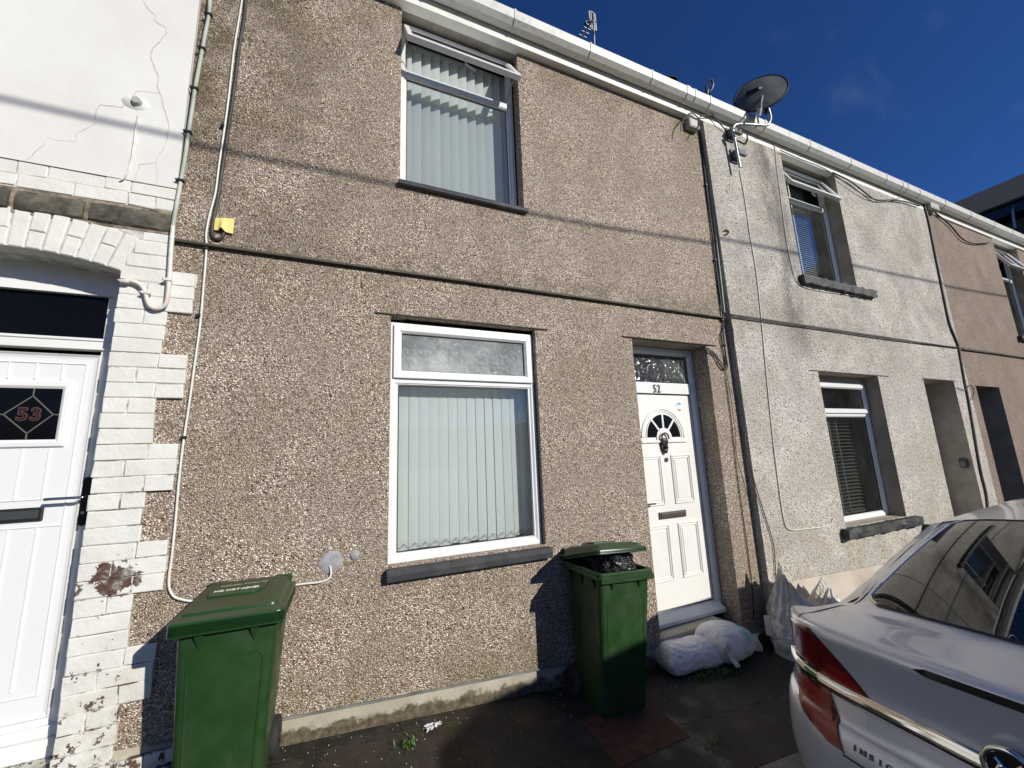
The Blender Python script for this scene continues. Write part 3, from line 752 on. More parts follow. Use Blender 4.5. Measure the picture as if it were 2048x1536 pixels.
for dg in (50, 90, 130):
    a = R(dg); c, s = math.cos(a), math.sin(a); q = .011
    fm.prism([(fcx+c*.09-s*q, fcz+s*.09+c*q), (fcx+c*.09+s*q, fcz+s*.09-c*q), (fcx+c*.235+s*q, fcz+s*.235-c*q), (fcx+c*.235-s*q, fcz+s*.235+c*q)], Y+.006, Y+.0185)
fm.build('fan_moulding', 'door_cream', leaf, bevel=.0015)
fgz = MB(); fgz.prism([(fcx+.225*math.cos(math.pi*i/28), fcz+.232*math.sin(math.pi*i/28)) for i in range(29)], Y+.0145, Y+.019); fgz.build('fan_glass', 'black_gloss', leaf)
pm_ = MB()
for (a, b, c, d) in ((2.755, 3.035, 1.215, 1.70), (3.165, 3.43, 1.215, 1.70), (2.755, 3.05, .515, 1.03), (3.165, 3.44, .515, 1.03)):
    for k2, (ins, yy) in enumerate(((0, .007), (.022, .009))):
        pm_.ring(a+ins, b-ins, c+ins, d-ins, [(0, Y+.0185), (.003, Y+yy), (.012, Y+yy), (.017, Y+.0185)])
    pm_.box(a+.05, b-.05, Y+.012, Y+.019, c+.05, d-.05)
pm_.build('panel_moulding', 'door_cream', leaf, bevel=.001)
lb = MB(); lb.box(2.935, 3.285, Y+.004, Y+.02, 1.085, 1.15); lbo = lb.build('letterbox', 'brown_metal', leaf, bevel=.004)
lb = MB(); lb.box(2.955, 3.265, Y-.002, Y+.005, 1.10, 1.138); lb.build('flap', 'brown_metal', lbo, bevel=.003)
sp = MB(); sp.cyl((3.105, Y+.008, 1.655), (3.105, Y+.02, 1.655), .022, 20); sp.cyl((3.105, Y+.004, 1.655), (3.105, Y+.009, 1.655), .012, 16); sp.build('spyhole', 'gunmetal', leaf)
# knocker: moulded iron head holding a ring
kn = MB(); rows = []
for i in range(9):
    v = i/8; hw = .056*math.sin(math.pi*min(1, .28+v*.62))**.7*(1 if v < .75 else 1-(v-.75)*1.7)
    zz = 1.875-.155*v
    rows.append([(3.09+hw*math.cos(a), Y+.016-(.030+.012*math.sin(v*9))*max(0, math.sin(a))-.001, zz) for a in [math.pi*j/12 for j in range(13)]])
kn.grid(rows); kn.cyl((3.065, Y-.012, 1.82), (3.065, Y-.02, 1.82), .011, 8); kn.cyl((3.11, Y-.012, 1.82), (3.11, Y-.02, 1.82), .011, 8); kn.cyl((3.088, Y-.008, 1.80), (3.088, Y-.035, 1.775), .015, 8)
ko = kn.build('knocker', 'iron_knocker', leaf, smooth=True, angle=60)
kr = MB(); kr.tube([(3.09+.045*math.cos(a), Y-.02, 1.88+.045*math.sin(a)) for a in [R(-20+i*220/14) for i in range(15)]], .008, 8, 1); kr.build('knocker_ring', 'iron_knocker', ko, smooth=True)
hl = MB(); hl.tube([(2.74, Y+.015, 1.245), (2.74, Y-.035, 1.245), (2.86, Y-.04, 1.245)], .008, 8, 1); hl.box(2.725, 2.755, Y+.008, Y+.019, 1.14, 1.31); hl.build('handle', 'gunmetal', leaf)
text_mesh('house_number', '52', .115, Matrix.Translation((3.06, Y-.0068, 2.385)) @ FACE, 'gold_number', df, bold=.0012, stretch=.75, spacing=1.25)
st = MB(); n = 24; stc = (3.365, 2.205); stp = [(stc[0]+.035*math.cos(2*math.pi*i/n), stc[1]+.043*math.sin(2*math.pi*i/n)) for i in range(n)]
st.prism(stp, Y+.0155, Y+.0185); sto = st.build('sticker', 'sticker_white', leaf)
s2 = MB(); s2.prism([q for q in stp if q[1] > stc[1]+.014], Y+.0145, Y+.0154); s2.build('sticker_band', 'sticker_blue', sto)
s2 = MB(); s2.prism([q for q in stp if q[1] < stc[1]-.022], Y+.0145, Y+.0154); s2.build('sticker_band', 'gunmetal', sto)
step_ = MB(); step_.add([(2.60, -.012, -.12), (3.40, -.012, -.12), (3.40, .22, -.12), (2.60, .22, -.12), (2.60, .0, .150), (3.40, .0, .164), (3.40, .22, .164), (2.60, .22, .150)], [(0, 1, 5, 4), (1, 2, 6, 5), (2, 3, 7, 6), (3, 0, 4, 7), (4, 5, 6, 7), (3, 2, 1, 0)])
step_.build('doorstep', 'cement_plinth', H52, bevel=.012)
st = MB(); st.box(3.405, 3.62, .05, .22, -.15, .08); st.build('step_infill', 'cement_plinth', H52)
shell(H52, X52a, 4.0)
eaves(H52, -1.0, 4.0, [(-.2, .02), (.6, .02)]+[(W(p, q, -.20).x, w) for p, q, w in ((1032, 40, .02), (1183, 97, .02), (1306, 148, .02), (1378, 178, .05), (1392, 184, .02))], step=.04)
pt = MB()
for cx, cz, rx, rz, sd in ((.0, 1.13, .075, .062, 1), (.14, 1.155, .028, .032, 2)):
    rows = []
    for k2 in range(5):
        q = k2/4; rows.append([(cx+rx*q*math.cos(a)*(1+.25*noise.noise(Vector((math.cos(a)*1.5, math.sin(a)*1.5, sd)))), -.004-.010*(1-q*q), cz+rz*q*math.sin(a)*(1+.25*noise.noise(Vector((math.cos(a)*1.5, math.sin(a)*1.5, sd+5))))) for a in [2*math.pi*i/20 for i in range(20)]])
    pt.grid(rows, close=True)
pt.build('cement_dab', 'cement_patch', H52, smooth=True, angle=180)

# ================================================================== house 53 (white painted)
H53 = house('terraced_house', -6.0, -1.0, 'white painted terraced house with toothed brick edge and white front door numbered 53')
JX = -1.222; JL = -2.22
YB = -.022
bk = MB(); mo = MB()
C = .0893
def brick(x0, x1, z0, z1, yf=YB, deep=.02):
    j = lambda a: random.uniform(-a, a)
    g = .0028; x0 += g+j(.0015); x1 -= g+j(.0015); z0 += g+j(.0015); z1 -= g+j(.0015); y = yf+j(.003); b = .0035
    i0 = len(bk.v)
    def co(x, z, yy): return (x+j(.0026), yy+j(.0018), z+j(.0026))
    nx = max(2, int((x1-x0)/.03)); rows = []
    back = [co(x0, z0, y+deep), co(x1, z0, y+deep), co(x1, z1, y+deep), co(x0, z1, y+deep)]
    fr = [co(x0+j(.002), z0+j(.002), y+b), co(x1+j(.002), z0+j(.002), y+b), co(x1+j(.002), z1+j(.002), y+b), co(x0+j(.002), z1+j(.002), y+b)]
    fi = [co(x0+b, z0+b, y), co(x1-b, z0+b, y), co(x1-b, z1-b, y), co(x0+b, z1-b, y)]
    bk.add(back+fr+fi, [(0, 1, 5, 4), (1, 2, 6, 5), (2, 3, 7, 6), (3, 0, 4, 7), (4, 5, 9, 8), (5, 6, 10, 9), (6, 7, 11, 10), (7, 4, 8, 11), (8, 9, 10, 11)])
def course(x0, x1, z0, z1, k):
    """one course laid stretchers and headers with a shifting bond"""
    L = x1-x0
    if L < .17: brick(x0, x1, z0, z1); return
    if L < .29: cuts = [x0, x1] if k % 3 else [x0, x0+L*random.choice((.46, .55)), x1]
    elif L < .45: cuts = [x0, x0+L*(.36 if k % 2 else .62), x1]
    else:
        cuts = [x0]; x = x0+(.12 if k % 2 else .24)
        while x < x1-.1: cuts.append(x+random.uniform(-.01, .01)); x += random.choice((.25, .25, .125))
        cuts.append(x1)
    for a, b in zip(cuts, cuts[1:]): brick(a, b, z0, z1)
# toothed quoin: three courses out, three courses in
zt = 2.975; prof = []
out = True; z = zt
while z > .55:
    for k2 in range(3):
        prof.append((z-C, z, -.855 if out else -.982)); z -= C
    out = not out
for k2, (a, b, xr_) in enumerate(prof):
    course(JX+random.uniform(-.004, .004), xr_+random.uniform(-.004, .004), a, b, k2); mo.box(JX+.006, xr_-.006, YB+.0065, .27, a, b)
zl = prof[-1][0]
k2 = 0
while zl > .0:
    course(JX, -.71 if zl < .38 else -.985, zl-C, zl, k2); mo.box(JX+.006, (-.71 if zl < .38 else -.985)-.006, YB+.0065, .27, zl-C, zl); zl -= C; k2 += 1
# between arch and the top
for k2 in range(3):
    a = zt+k2*.0893; b = min(a+C, 3.215)
    course(-1.207+.031*k2, -.995, a, b, k2+1)
mo.box(-1.25, -1.0, YB+.0065, .27, zt, 3.215)
# left of the door
z = .0; k2 = 0
while z < 2.97:
    course(-3.6, JL, z, z+C, k2); z += C; k2 += 1
mo.box(-3.6, JL-.006, YB+.0065, .27, -.1, 3.0)
# courses over the stone band
for k2 in range(2): course(-3.6, -1.0, 3.375+k2*.082, 3.375+(k2+1)*.082, k2)
mo.box(-3.6, -1.003, YB+.006, .09, 3.37, 3.54)
# arch voussoirs (segmental)
acx, chord, rise = (JX+JL)/2, (JX-JL)/2+.0, .075
AR = (chord*chord+rise*rise)/(2*rise); acz = 2.94+rise-AR
a0 = math.asin(chord/AR); nv = 14
for i in range(nv):
    t0 = -a0*1.0+2*a0*i/nv; t1 = -a0+2*a0*(i+1)/nv
    j = random.uniform; g = .0035/AR
    r0, r1 = AR, AR+.235
    P = lambda t, r, y: (acx+math.sin(t)*r, y, acz+math.cos(t)*r)
    yf = YB+j(-.003, .003); mid = (r0+r1)/2+j(-.02, .02)
    for (ra, rb) in (((r0, r1),) if i % 2 else ((r0, mid-.003), (mid+.003, r1))):
        bb = .006; gb = bb/AR
        bk.add([P(t0+g, ra, YB+.11), P(t1-g, ra, YB+.11), P(t1-g, rb, YB+.11), P(t0+g, rb, YB+.11), P(t0+g, ra, yf+bb), P(t1-g, ra, yf+bb), P(t1-g, rb, yf+bb), P(t0+g, rb, yf+bb),
                P(t0+g+gb, ra+bb, yf), P(t1-g-gb, ra+bb, yf), P(t1-g-gb, rb-bb, yf), P(t0+g+gb, rb-bb, yf)],
               [(0, 1, 5, 4), (1, 2, 6, 5), (2, 3, 7, 6), (3, 0, 4, 7), (4, 5, 9, 8), (5, 6, 10, 9), (6, 7, 11, 10), (7, 4, 8, 11), (8, 9, 10, 11)])
n = 24; ip = [(acx+math.sin(-a0+2*a0*i/n)*(AR+.001), acz+math.cos(-a0+2*a0*i/n)*(AR+.001)) for i in range(n+1)]
mo.prism(ip+[(JX+.05, 3.215), (JL-.05, 3.215)], YB+.0085, .26)
mo.box(-3.6, JL-.04, YB+.0065, .27, 2.97, 3.215)
wallb = bk.build('brick_wall', 'painted_brick', H53); mo.build('mortar', 'painted_mortar', H53)
# stone band
stn = MB(); x = -3.6
while x < -1.02:
    L = random.uniform(.24, .42); x1 = min(x+L, -1.005)
    if -1.005-x1 < .1: x1 = -1.005
    rows = []
    for i in range(13):
        u = i/12; xx = x+.008+(x1-x-.016)*u; e = .004*(1-min(1, min(u, 1-u)*14))
        rows.append([(xx, YB+.01, 3.225+e), (xx, YB-.012+e+noise.noise(Vector((xx*7, 1, 2)))*.012, 3.24+e), (xx, YB-.018+e+noise.noise(Vector((xx*9, 3, 2)))*.014, 3.295), (xx, YB-.01+e+noise.noise(Vector((xx*8, 6, 2)))*.01, 3.345-e), (xx, YB+.01, 3.36-e)])
    stn.loft(rows); x = x1+.012
stn.build('stone_band', 'bare_stone', H53, smooth=True, angle=45)
mb = MB(); mb.box(-3.6, -1.004, YB+.004, .27, 3.215, 3.372); mb.build('band_mortar', 'sand_mortar', H53)
# plaster upstairs and beyond
xs = [-6.0+i*.1 for i in range(50)]+[-1.003]; zs = [3.538+i*.1 for i in range(23)]
pl = MB(); pl.grid([[(x, YB-.006+noise.noise(Vector((x*1.3, z*1.3, 4)))*.006, z+(noise.noise(Vector((x*6, 0, 7)))*.006 if z < 3.54 else 0)) for z in zs] for x in xs])
pl.quad((-1.003, YB-.006, 3.53), (-1.003, .05, 3.53), (-1.003, .05, 5.8), (-1.003, YB-.006, 5.8)); pl.grid([[(x, YB-.006, 3.538), (x, .05, 3.538)] for x in xs])
pl.quad((-6, YB-.004, -.1), (-3.6, YB-.004, -.1), (-3.6, YB-.004, 3.54), (-6, YB-.004, 3.54))
pl.build('plaster', 'white_render', H53, smooth=True, angle=60)
def crack(pts, w):
    m = MB(); P = [W(a, b, -.034) for a, b in pts]; Q = []
    for a, b in zip(P, P[1:]):
        L = (b-a).length; n = max(1, int(L/.02))
        for i in range(n): Q.append(a.lerp(b, i/n)+Vector((random.uniform(-.004, .004), 0, random.uniform(-.004, .004))))
    Q.append(P[-1]); rows = []
    for i, p in enumerate(Q):
        d = (Q[min(i+1, len(Q)-1)]-Q[max(i-1, 0)]).normalized(); nrm = Vector((-d.z, 0, d.x)); ww = w*random.uniform(.4, 1.2)*(.3+.7*math.sin(math.pi*min(1, .1+i/len(Q))))
        yy = YB-.0075+noise.noise(Vector((p.x*1.3, p.z*1.3, 4)))*.006
        rows.append([Vector((p.x, yy, p.z))+nrm*ww, Vector((p.x, yy, p.z))-nrm*ww])
    m.grid(rows); m.build('crack', 'crack_dark', H53)
crack([(285, 0), (297, 18), (310, 30), (310, 42), (332, 55), (332, 66), (303, 100), (302, 118), (317, 155), (313, 172), (326, 205), (337, 250), (330, 290), (311, 322), (314, 350), (310, 371)], .0028)
crack([(315, 185), (275, 182), (243, 213), (200, 209), (190, 225), (188, 248), (152, 266), (150, 282), (110, 279), (93, 272)], .002)
crack([(90, 285), (70, 300), (52, 318)], .0015); crack([(308, 326), (280, 327), (272, 345), (270, 365)], .0015)
# cable vent blob on the plaster
vb = MB(); rows = []
for k2 in range(6):
    q = k2/5; rows.append([(-1.262+.075*q*math.cos(a)*(1+.2*noise.noise(Vector((math.cos(a)*2, math.sin(a)*2, 8)))), YB-.008-.022*(1-q*q), 4.085+.05*q*math.sin(a)) for a in [2*math.pi*i/18 for i in range(18)]])
vb.grid(rows, close=True); vb.build('plaster_blob', 'white_render', H53, smooth=True, angle=180)
vb = MB(); vb.cyl((-1.25, YB-.02, 4.085), (-1.25, YB-.045, 4.085), .03, 14, .022); vb.build('vent_cap', 'grey_box', H53, smooth=True)
# door 53
Y3 = .20
fr_ = MB(); frame_ring(fr_, JL-.05, JX+.02, .33, 3.06, Y3, .155, .07); fr_.box(JL+.04, JX-.04, Y3-.004, Y3+.06, 2.495, 2.565)
fr_.box(JL+.04, JX-.04, Y3-.012, Y3+.02, 2.548, 2.565)
f53 = fr_.build('door_frame', 'upvc_white', H53, bevel=.003)
hb = MB(); hb.box(JL-.03, JX+.01, Y3-.004, Y3+.06, 2.845, 3.06); hb.build('frame_head', 'upvc_white', f53)
tg = MB(); tg.quad((JL+.0, Y3+.03, 2.55), (JX-.03, Y3+.03, 2.55), (JX-.03, Y3+.03, 2.86), (JL+.0, Y3+.03, 2.86)); tg.build('fanlight', 'black_pane', f53)
ex0, ex1, ez0, ez1 = JL+.03, JX-.137, .50, 2.452
lf = MB(); lf.box(ex0, ex1, Y3+.012, Y3+.06, ez0, ez1); leaf3 = lf.build('door', 'door_white', H53, bevel=.003)
tr_ = MB(); tr_.ring(ex0-.012, ex1+.012, ez0-.012, ez1+.012, [(0, Y3+.012), (.006, Y3-.002), (.016, Y3+.008), (.03, Y3+.012), (.03, Y3+.02), (0, Y3+.02)]); tr_.build('weather_bead', 'upvc_white', f53)
gr = MB(); xg = ex1-.045
for z0_, z1_ in ((.64, 1.465), (1.62, 2.40)):
    x = xg-.11
    while x > ex0+.05:
        if z0_ > 1:
            if x > -1.455 or x < -2.03: gr.box(x-.004, x+.004, Y3+.0045, Y3+.0125, z0_, z1_)
            else: gr.box(x-.004, x+.004, Y3+.0045, Y3+.0125, z0_, 1.90); gr.box(x-.004, x+.004, Y3+.0045, Y3+.0125, 2.305, z1_)
        else: gr.box(x-.004, x+.004, Y3+.0045, Y3+.0125, z0_, z1_)
        x -= .113
gr.ring(ex0+.045, xg, .60, 2.41, [(0, Y3+.0125), (.003, Y3+.006), (.009, Y3+.006), (.012, Y3+.0125)])
gr.box(ex0+.05, xg-.01, Y3+.007, Y3+.0125, 1.465, 1.471); gr.box(ex0+.05, xg-.01, Y3+.007, Y3+.0125, 1.614, 1.62)
gr.build('board_moulding', 'door_white', leaf3, bevel=.002)
gx0, gx1, gz0, gz1 = -1.96, -1.497, 1.952, 2.248
gf = MB(); gf.ring(gx0-.045, gx1+.045, gz0-.045, gz1+.045, [(0, Y3+.012), (.006, Y3-.004), (.030, Y3-.006), (.045, Y3+.004), (.045, Y3+.012)]); gfo = gf.build('glass_frame', 'upvc_white', leaf3, bevel=.002)
gg = MB(); gg.quad((gx0, Y3+.006, gz0), (gx1, Y3+.006, gz0), (gx1, Y3+.006, gz1), (gx0, Y3+.006, gz1)); gg.build('glass', 'black_pane', leaf3)
ld = MB()
def bar(a, b, w=.003):
    A = Vector((a[0], 0, a[1])); B = Vector((b[0], 0, b[1])); d = (B-A).normalized(); n_ = Vector((-d.z, 0, d.x))*w
    ld.prism([((A+n_).x, (A+n_).z), ((A-n_).x, (A-n_).z), ((B-n_).x, (B-n_).z), ((B+n_).x, (B+n_).z)], Y3+.002, Y3+.0055)
lx, lz = -1.618, 2.096; q = .108
for a, b in (((lx-q, lz), (lx, lz+q)), ((lx, lz+q), (lx+q*.9, lz)), ((lx+q*.9, lz), (lx, lz-q)), ((lx, lz-q), (lx-q, lz)), ((lx, lz+q), (lx, gz1)), ((lx, lz-q), (lx, gz0)), ((lx+q*.9, lz), (gx1, lz)), ((lx-q, lz), (lx-q-.12, lz)), ((gx0, lz), (lx-q-.12, lz))): bar(a, b)
ld.build('leadwork', 'lead_came', leaf3)
dn = text_mesh('door_number', '53', .100, Matrix.Translation((lx-.004, Y3+.0035, lz-.002)) @ FACE, 'number_edge_dull', leaf3, bold=.0045, spacing=1.12)
text_mesh('number_face', '53', .100, Matrix.Translation((lx-.004, Y3+.0015, lz-.002)) @ FACE, 'red_glass', dn, bold=.0008, spacing=1.12)
hp = MB(); hx = -1.322; pts = []
n = 10
for i in range(n+1): a = math.pi*i/n; pts.append((hx+.018*math.cos(a), 1.713+.018*math.sin(a)))
for i in range(n+1): a = math.pi+math.pi*i/n; pts.append((hx+.018*math.cos(a), 1.475+.018*math.sin(a)))
hp.prism(pts, Y3-.012, Y3+.0); hpo = hp.build('handle_plate', 'black_gloss', f53, bevel=.003)
hp = MB(); hp.tube([(hx, Y3-.01, 1.618), (hx, Y3-.05, 1.618), (hx-.02, Y3-.058, 1.618), (hx-.15, Y3-.058, 1.618)], .009, 10, 1); hp.build('lever', 'chrome', hpo, smooth=True)
hp = MB(); hp.cyl((hx, Y3-.012, 1.53), (hx, Y3-.018, 1.53), .009, 12); hp.build('lock', 'chrome', hpo)
lb = MB(); lb.box(-1.86, -1.495, Y3-.002, Y3+.012, 1.50, 1.575); lbo = lb.build('letterbox', 'black_plastic', leaf3, bevel=.006); lb = MB(); lb.box(-1.84, -1.513, Y3-.007, Y3-.002, 1.516, 1.561); lb.build('flap', 'gunmetal', lbo, bevel=.002)
th = MB(); th.box(JL-.03, JX+.01, Y3-.035, Y3+.05, .315, .40); th.box(JL-.03, JX+.01, Y3-.012, Y3+.05, .40, .455); th.build('threshold', 'upvc_white', f53, bevel=.006)
sp_ = MB(); sp_.box(JL-.02, JX-.002, -.012, .24, -.1, .314); sp_.build('doorstep', 'painted_brick', H53, bevel=.01)
shell(H53, -6.0, -1.0); eaves(H53, -6.0, -1.0, [(-5.2, .02), (-4.2, .02), (-3.2, .02), (-2.2, .02), (-1.3, .02)], step=.04)

# ================================================================== house 51 (pale pebbledash, stands 7 cm proud)
P51 = -.07
H51 = house('terraced_house', 4.0, 9.4, 'terraced house in pale speckled pebbledash with black stone sills')
X51a, X51b = 3.985, 9.36
zb51 = lambda x: .40-.036*(x-3.9)
holes = [(5.43, 6.66, 3.89, 5.735, .20), (5.40, 6.72, .80, 2.63, .20), (7.93, 8.87, 0.0, 2.64, .38)]
wm, rv = wall_mesh(X51a, X51b, 5.80, zb51, holes, P51, .2)
xe = [(X51a+.012*noise.noise(Vector((0, z*.9, 3))), z) for z in [zb51(X51a)+i*(5.8-zb51(X51a))/40 for i in range(41)]]
for (a, z0_), (b, z1_) in zip(xe, xe[1:]): wm.quad((X51a, P51, z0_), (X51a, .03, z0_), (X51a, .03, z1_), (X51a, P51, z1_))
wm.build('wall', 'pebbledash_pale', H51); [q.build('reveal', 'reveal_cement', H51) for q in rv]
for a, b in ((X51a-.0, 7.93), (8.87, X51b)):
    pl = MB(); pl.loft([[(x, P51+.015, zb51(x)+.004), (x, P51+.008, gz(x)-.05), (x, .2, gz(x)-.05), (x, .2, zb51(x)+.004)] for x in [a+(b-a)*i/20 for i in range(21)]]); pl.build('plinth', 'cement_plain', H51)
sc_ = MB(); sc_.loft([[(x, P51-.016, 3.20), (x, P51-.016, 3.212), (x, P51, 3.222), (x, P51+.004, 3.222), (x, P51+.004, 3.20)] for x in (X51a+.01, X51b)]); sc_.build('string_course', 'dark_trim', H51)
ln = MB(); ln.box(5.24, 6.98, P51-.008, P51+.004, 2.632, 2.64); ln.build('lintel_bead', 'dark_trim', H51); ln = MB(); ln.box(7.9, 9.0, P51-.006, P51+.004, 2.642, 2.65); ln.build('lintel_bead', 'dark_trim', H51)
sill_box(H51, 5.30, 6.93, .685, .80, P51-.075, .14, 'rough_stone_sill', .016, label='rough black stone sill under the ground floor window')
sill_box(H51, 5.35, 7.02, 3.77, 3.89, P51-.06, .14, 'rough_stone_sill', .016, label='rough black stone sill under the upstairs window')
window(H51, 5.47, 6.71, .80, 2.55, .10, 2.13, None, pane='dark_window_glass', top='dark_window_glass', label='white window with cream slatted blind on the ground floor')
window(H51, 5.47, 6.655, 3.89, 5.70, .10, 5.19, None, pane='window_glass', casement=25, label='white upstairs window with its top light open')
hb = MB(); hb.box(5.42, 6.67, -.069, .2, 5.704, 5.73); hb.build('window_soffit', 'reveal_cement', H51); hb = MB(); hb.box(5.40, 6.72, .1, .2, 2.55, 2.64); hb.build('window_head', 'reveal_cement', H51)
def venetian(hs, x0, x1, z0, z1, y, n, tilt, cords, wdt=.035):
    m = MB(); ct = MB()
    for i in range(n):
        z = z0+(z1-z0)*i/(n-1); dy = math.cos(R(tilt))*wdt/2; dz = math.sin(R(tilt))*wdt/2
        m.quad((x0, y-dy, z-dz), (x1, y-dy, z-dz), (x1, y+dy, z+dz), (x0, y+dy, z+dz))
    o = m.build('venetian_blind', 'slat_cream' if wdt > .03 else 'blind_white', hs)
    for c in cords: ct.box(c-.012, c+.012, y-wdt*.6, y-wdt*.6+.001, z0-.03, z1+.05)
    ct.box(x0, x1, y-.02, y+.02, z1+.02, z1+.06); ct.box(x0, x1, y-.015, y+.015, z0-.04, z0-.02)
    ct.build('ladder_tape', 'slat_cream', o)
venetian(H51, 5.5, 6.45, .90, 2.02, .24, 26, 18, (5.95, 6.10), .05)
venetian(H51, 5.5, 6.38, 3.95, 5.62, .24, 50, 50, (5.62, 6.02), .028)
d5 = MB(); frame_ring(d5, 7.93, 8.87, -.2, 2.63, .27, .07, .07); d5.box(8.0, 8.8, .272, .33, 2.12, 2.2); d5o = d5.build('door_frame', 'upvc_white', H51)
d5 = MB(); d5.box(8.0, 8.8, .30, .34, -.15, 2.12); d5.build('door', 'door_white', H51); d5 = MB(); d5.quad((8.0, .30, 2.2), (8.8, .30, 2.2), (8.8, .30, 2.56), (8.0, .30, 2.56)); d5.build('fanlight', 'dark_window_glass', d5o)
shell(H51, 4.0, X51b)
eaves(H51, 4.0, X51b+.02, [(W(p, q, -.20).x, w) for p, q, w in ((1422, 198, .02), (1532, 246, .03), (1622, 290, .02), (1704, 325, .02), (1775, 356, .02), (1808, 372, .03), (1818, 378, .02), (1842, 388, .02))], step=.04)
kb = MB(); kx, ky, kz = 8.87, .03, 1.38; kb.box(kx-.045, kx, ky-.04, ky+.04, kz-.07, kz+.07); kbo = kb.build('key_safe', 'black_plastic', bevel=.01)
tag(kbo, 'small black key safe on the shaded jamb beside the furthest pale doorway', 'key safe')
kb = MB(); kb.box(kx-.050, kx-.045, ky-.03, ky+.028, kz-.055, kz+.02); kb.build('cover', 'gunmetal', kbo, bevel=.004)

# ================================================================== house 50 (pinkish, far right)
P50 = -.05
H50 = house('terraced_house', 9.4, 15, 'terraced house in pinkish brown pebbledash with black doorway, at right end')
X50a, X50b = 9.36, 16
holes = [(12.02, 13.2, 3.66, 5.735, .2), (9.66, 10.55, 0, 2.6, .5), (12.0, 13.3, .5, 2.5, .2)]
wm, rv = wall_mesh(X50a, X50b, 5.80, lambda x: -.9, holes, P50, .2); wm.build('wall', 'pebbledash_pink', H50); [q.build('reveal', 'reveal_cement', H50) for q in rv]
sc_ = MB(); sc_.box(X50a+.01, X50b, P50-.014, P50+.003, 3.215, 3.235); sc_.build('string_course', 'dark_trim', H50)
sill_box(H50, 11.95, 13.3, 3.55, 3.66, P50-.06, .14, 'rough_stone_sill', .014); window(H50, 12.04, 13.19, 3.66, 5.70, .1, 5.0, None, casement=25, pane='dark_window_glass')
window(H50, 12.02, 13.28, .5, 2.45, .1, 2.0, None, pane='dark_window_glass')
hb = MB(); hb.box(12.01, 13.21, -.049, .2, 5.704, 5.73); hb.build('window_head', 'reveal_cement', H50)
d5 = MB(); d5.box(9.66, 10.55, .42, .46, -.7, 2.6); dd = d5.build('door', 'black_door', H50, bevel=.004); d5 = MB(); d5.cyl((9.80, .42, .85), (9.80, .37, .85), .02, 10); d5.build('door_knob', 'chrome', dd)
d5 = MB(); d5.box(9.662, 9.70, .0, .42, -.7, 2.58); d5.build('door_frame', 'black_door', H50)
shell(H50, X50a, X50b); eaves(H50, X51b+.02, X50b, [(W(p, q, -.20).x, .02) for p, q in ((1893, 410), (1945, 436), (1993, 460), (2030, 478))], step=.04)
# end building across the street head
EB = empty('end_building', (20, 0, gz(20)), 'dark rendered building facing down the street beyond the terrace', 'building')
def WX(px, py, x):
    d = CR*((px-1024)/FPX) - CU*((py-768)/FPX) + _f; t = x/d.x; return Vector((x, -CAMD+d.y*t, CAMH+d.z*t))
e1 = WX(1955, 428, 19.0); e2 = WX(2048, 388, 19.0)
zt_ = (e1.z+e2.z)/2
b = MB(); b.box(19.5, 26, -7.5, 7, -1.5, zt_-.5); b.build('wall', 'dark_trim', EB)
b = MB(); b.add([(19.0, -7.8, zt_), (19.0, 7.5, zt_), (22.7, 7.5, zt_+2.2), (22.7, -7.8, zt_+2.2), (26.4, -7.8, zt_), (26.4, 7.5, zt_)], [(0, 1, 2, 3), (3, 2, 5, 4)]); b.box(19.0, 26.4, -7.8, 7.5, zt_-.06, zt_-.01); b.build('roof', 'dark_trim', EB)
b = MB(); b.box(19.1, 19.12, -7.7, 7.4, zt_-.4, zt_-.1); b.build('fascia', 'black_door', EB)
lp = WX(2035, 410, 19.3); b = MB(); b.tube([lp+Vector((.2, 0, 0)), lp, lp+Vector((-.3, .05, -.2)), lp+Vector((-.3, .1, -.8))], .03, 8, 3); b.build('lamp_bracket', 'galvanised', EB)

# chimneys on the roof behind
def chimney(name, x0, x1, y0, y1, zt, label, pots, z0=6.6):
    e = empty(name, ((x0+x1)/2, (y0+y1)/2, z0), label, 'chimney', 'chimney stacks on the terrace roof')
    m = MB(); m.box(x0, x1, y0, y1, z0, zt); m.box(x0-.04, x1+.04, y0-.04, y1+.04, zt-.18, zt-.08); m.build('stack', 'chimney_brick', e)
    for px_, py_, zz in pots:
        p = MB(); p.cyl((px_, py_, zt), (px_, py_, zz), .12, 14, .10); po = p.build('chimney_pot', 'clay_pot', e, smooth=True)
        q = MB(); q.grid([[(px_+.15*math.cos(a)*math.cos(b_), py_+.15*math.sin(a)*math.cos(b_), zz+.02+.10*math.sin(b_)) for a in [2*math.pi*i/14 for i in range(14)]] for b_ in (0, .4, .8, 1.2, 1.55)], close=True); q.build('cowl', 'clay_pot', po, smooth=True)
    return e
c1 = W(1339, 163, 2.2); c2 = W(1408, 194, 2.2)
chimney('chimney', 5.7, 7.5, 1.9, 2.6, 8.75, 'brick chimney stack with two dark cowled pots just above the gutter', [(c1.x, 2.2, c1.z-.05), (c2.x, 2.2, c2.z-.06)])
c3 = W(1419, 172, 2.0)
ca = MB(); ca.cyl((c3.x-.22, 2.0, 8.9), (c3.x-.06, 2.0, c3.z-.12), .018, 8); e_ = empty('loop_aerial', (c3.x-.12, 2.0, 8.7), 'small ring shaped aerial on a stalk above the gutter beside a chimney cowl', 'aerial'); ca.build('stalk', 'galvanised', e_)
ca = MB(); rg = []
for i in range(24): a = 2*math.pi*i/24; rg.append(c3+CR*(math.cos(a)*.075)+CU*(math.sin(a)*.125+math.cos(a)*.04))
ca.tube(rg+[rg[0]], .022, 8, 1); ca.build('ring', 'black_plastic', e_, smooth=True)

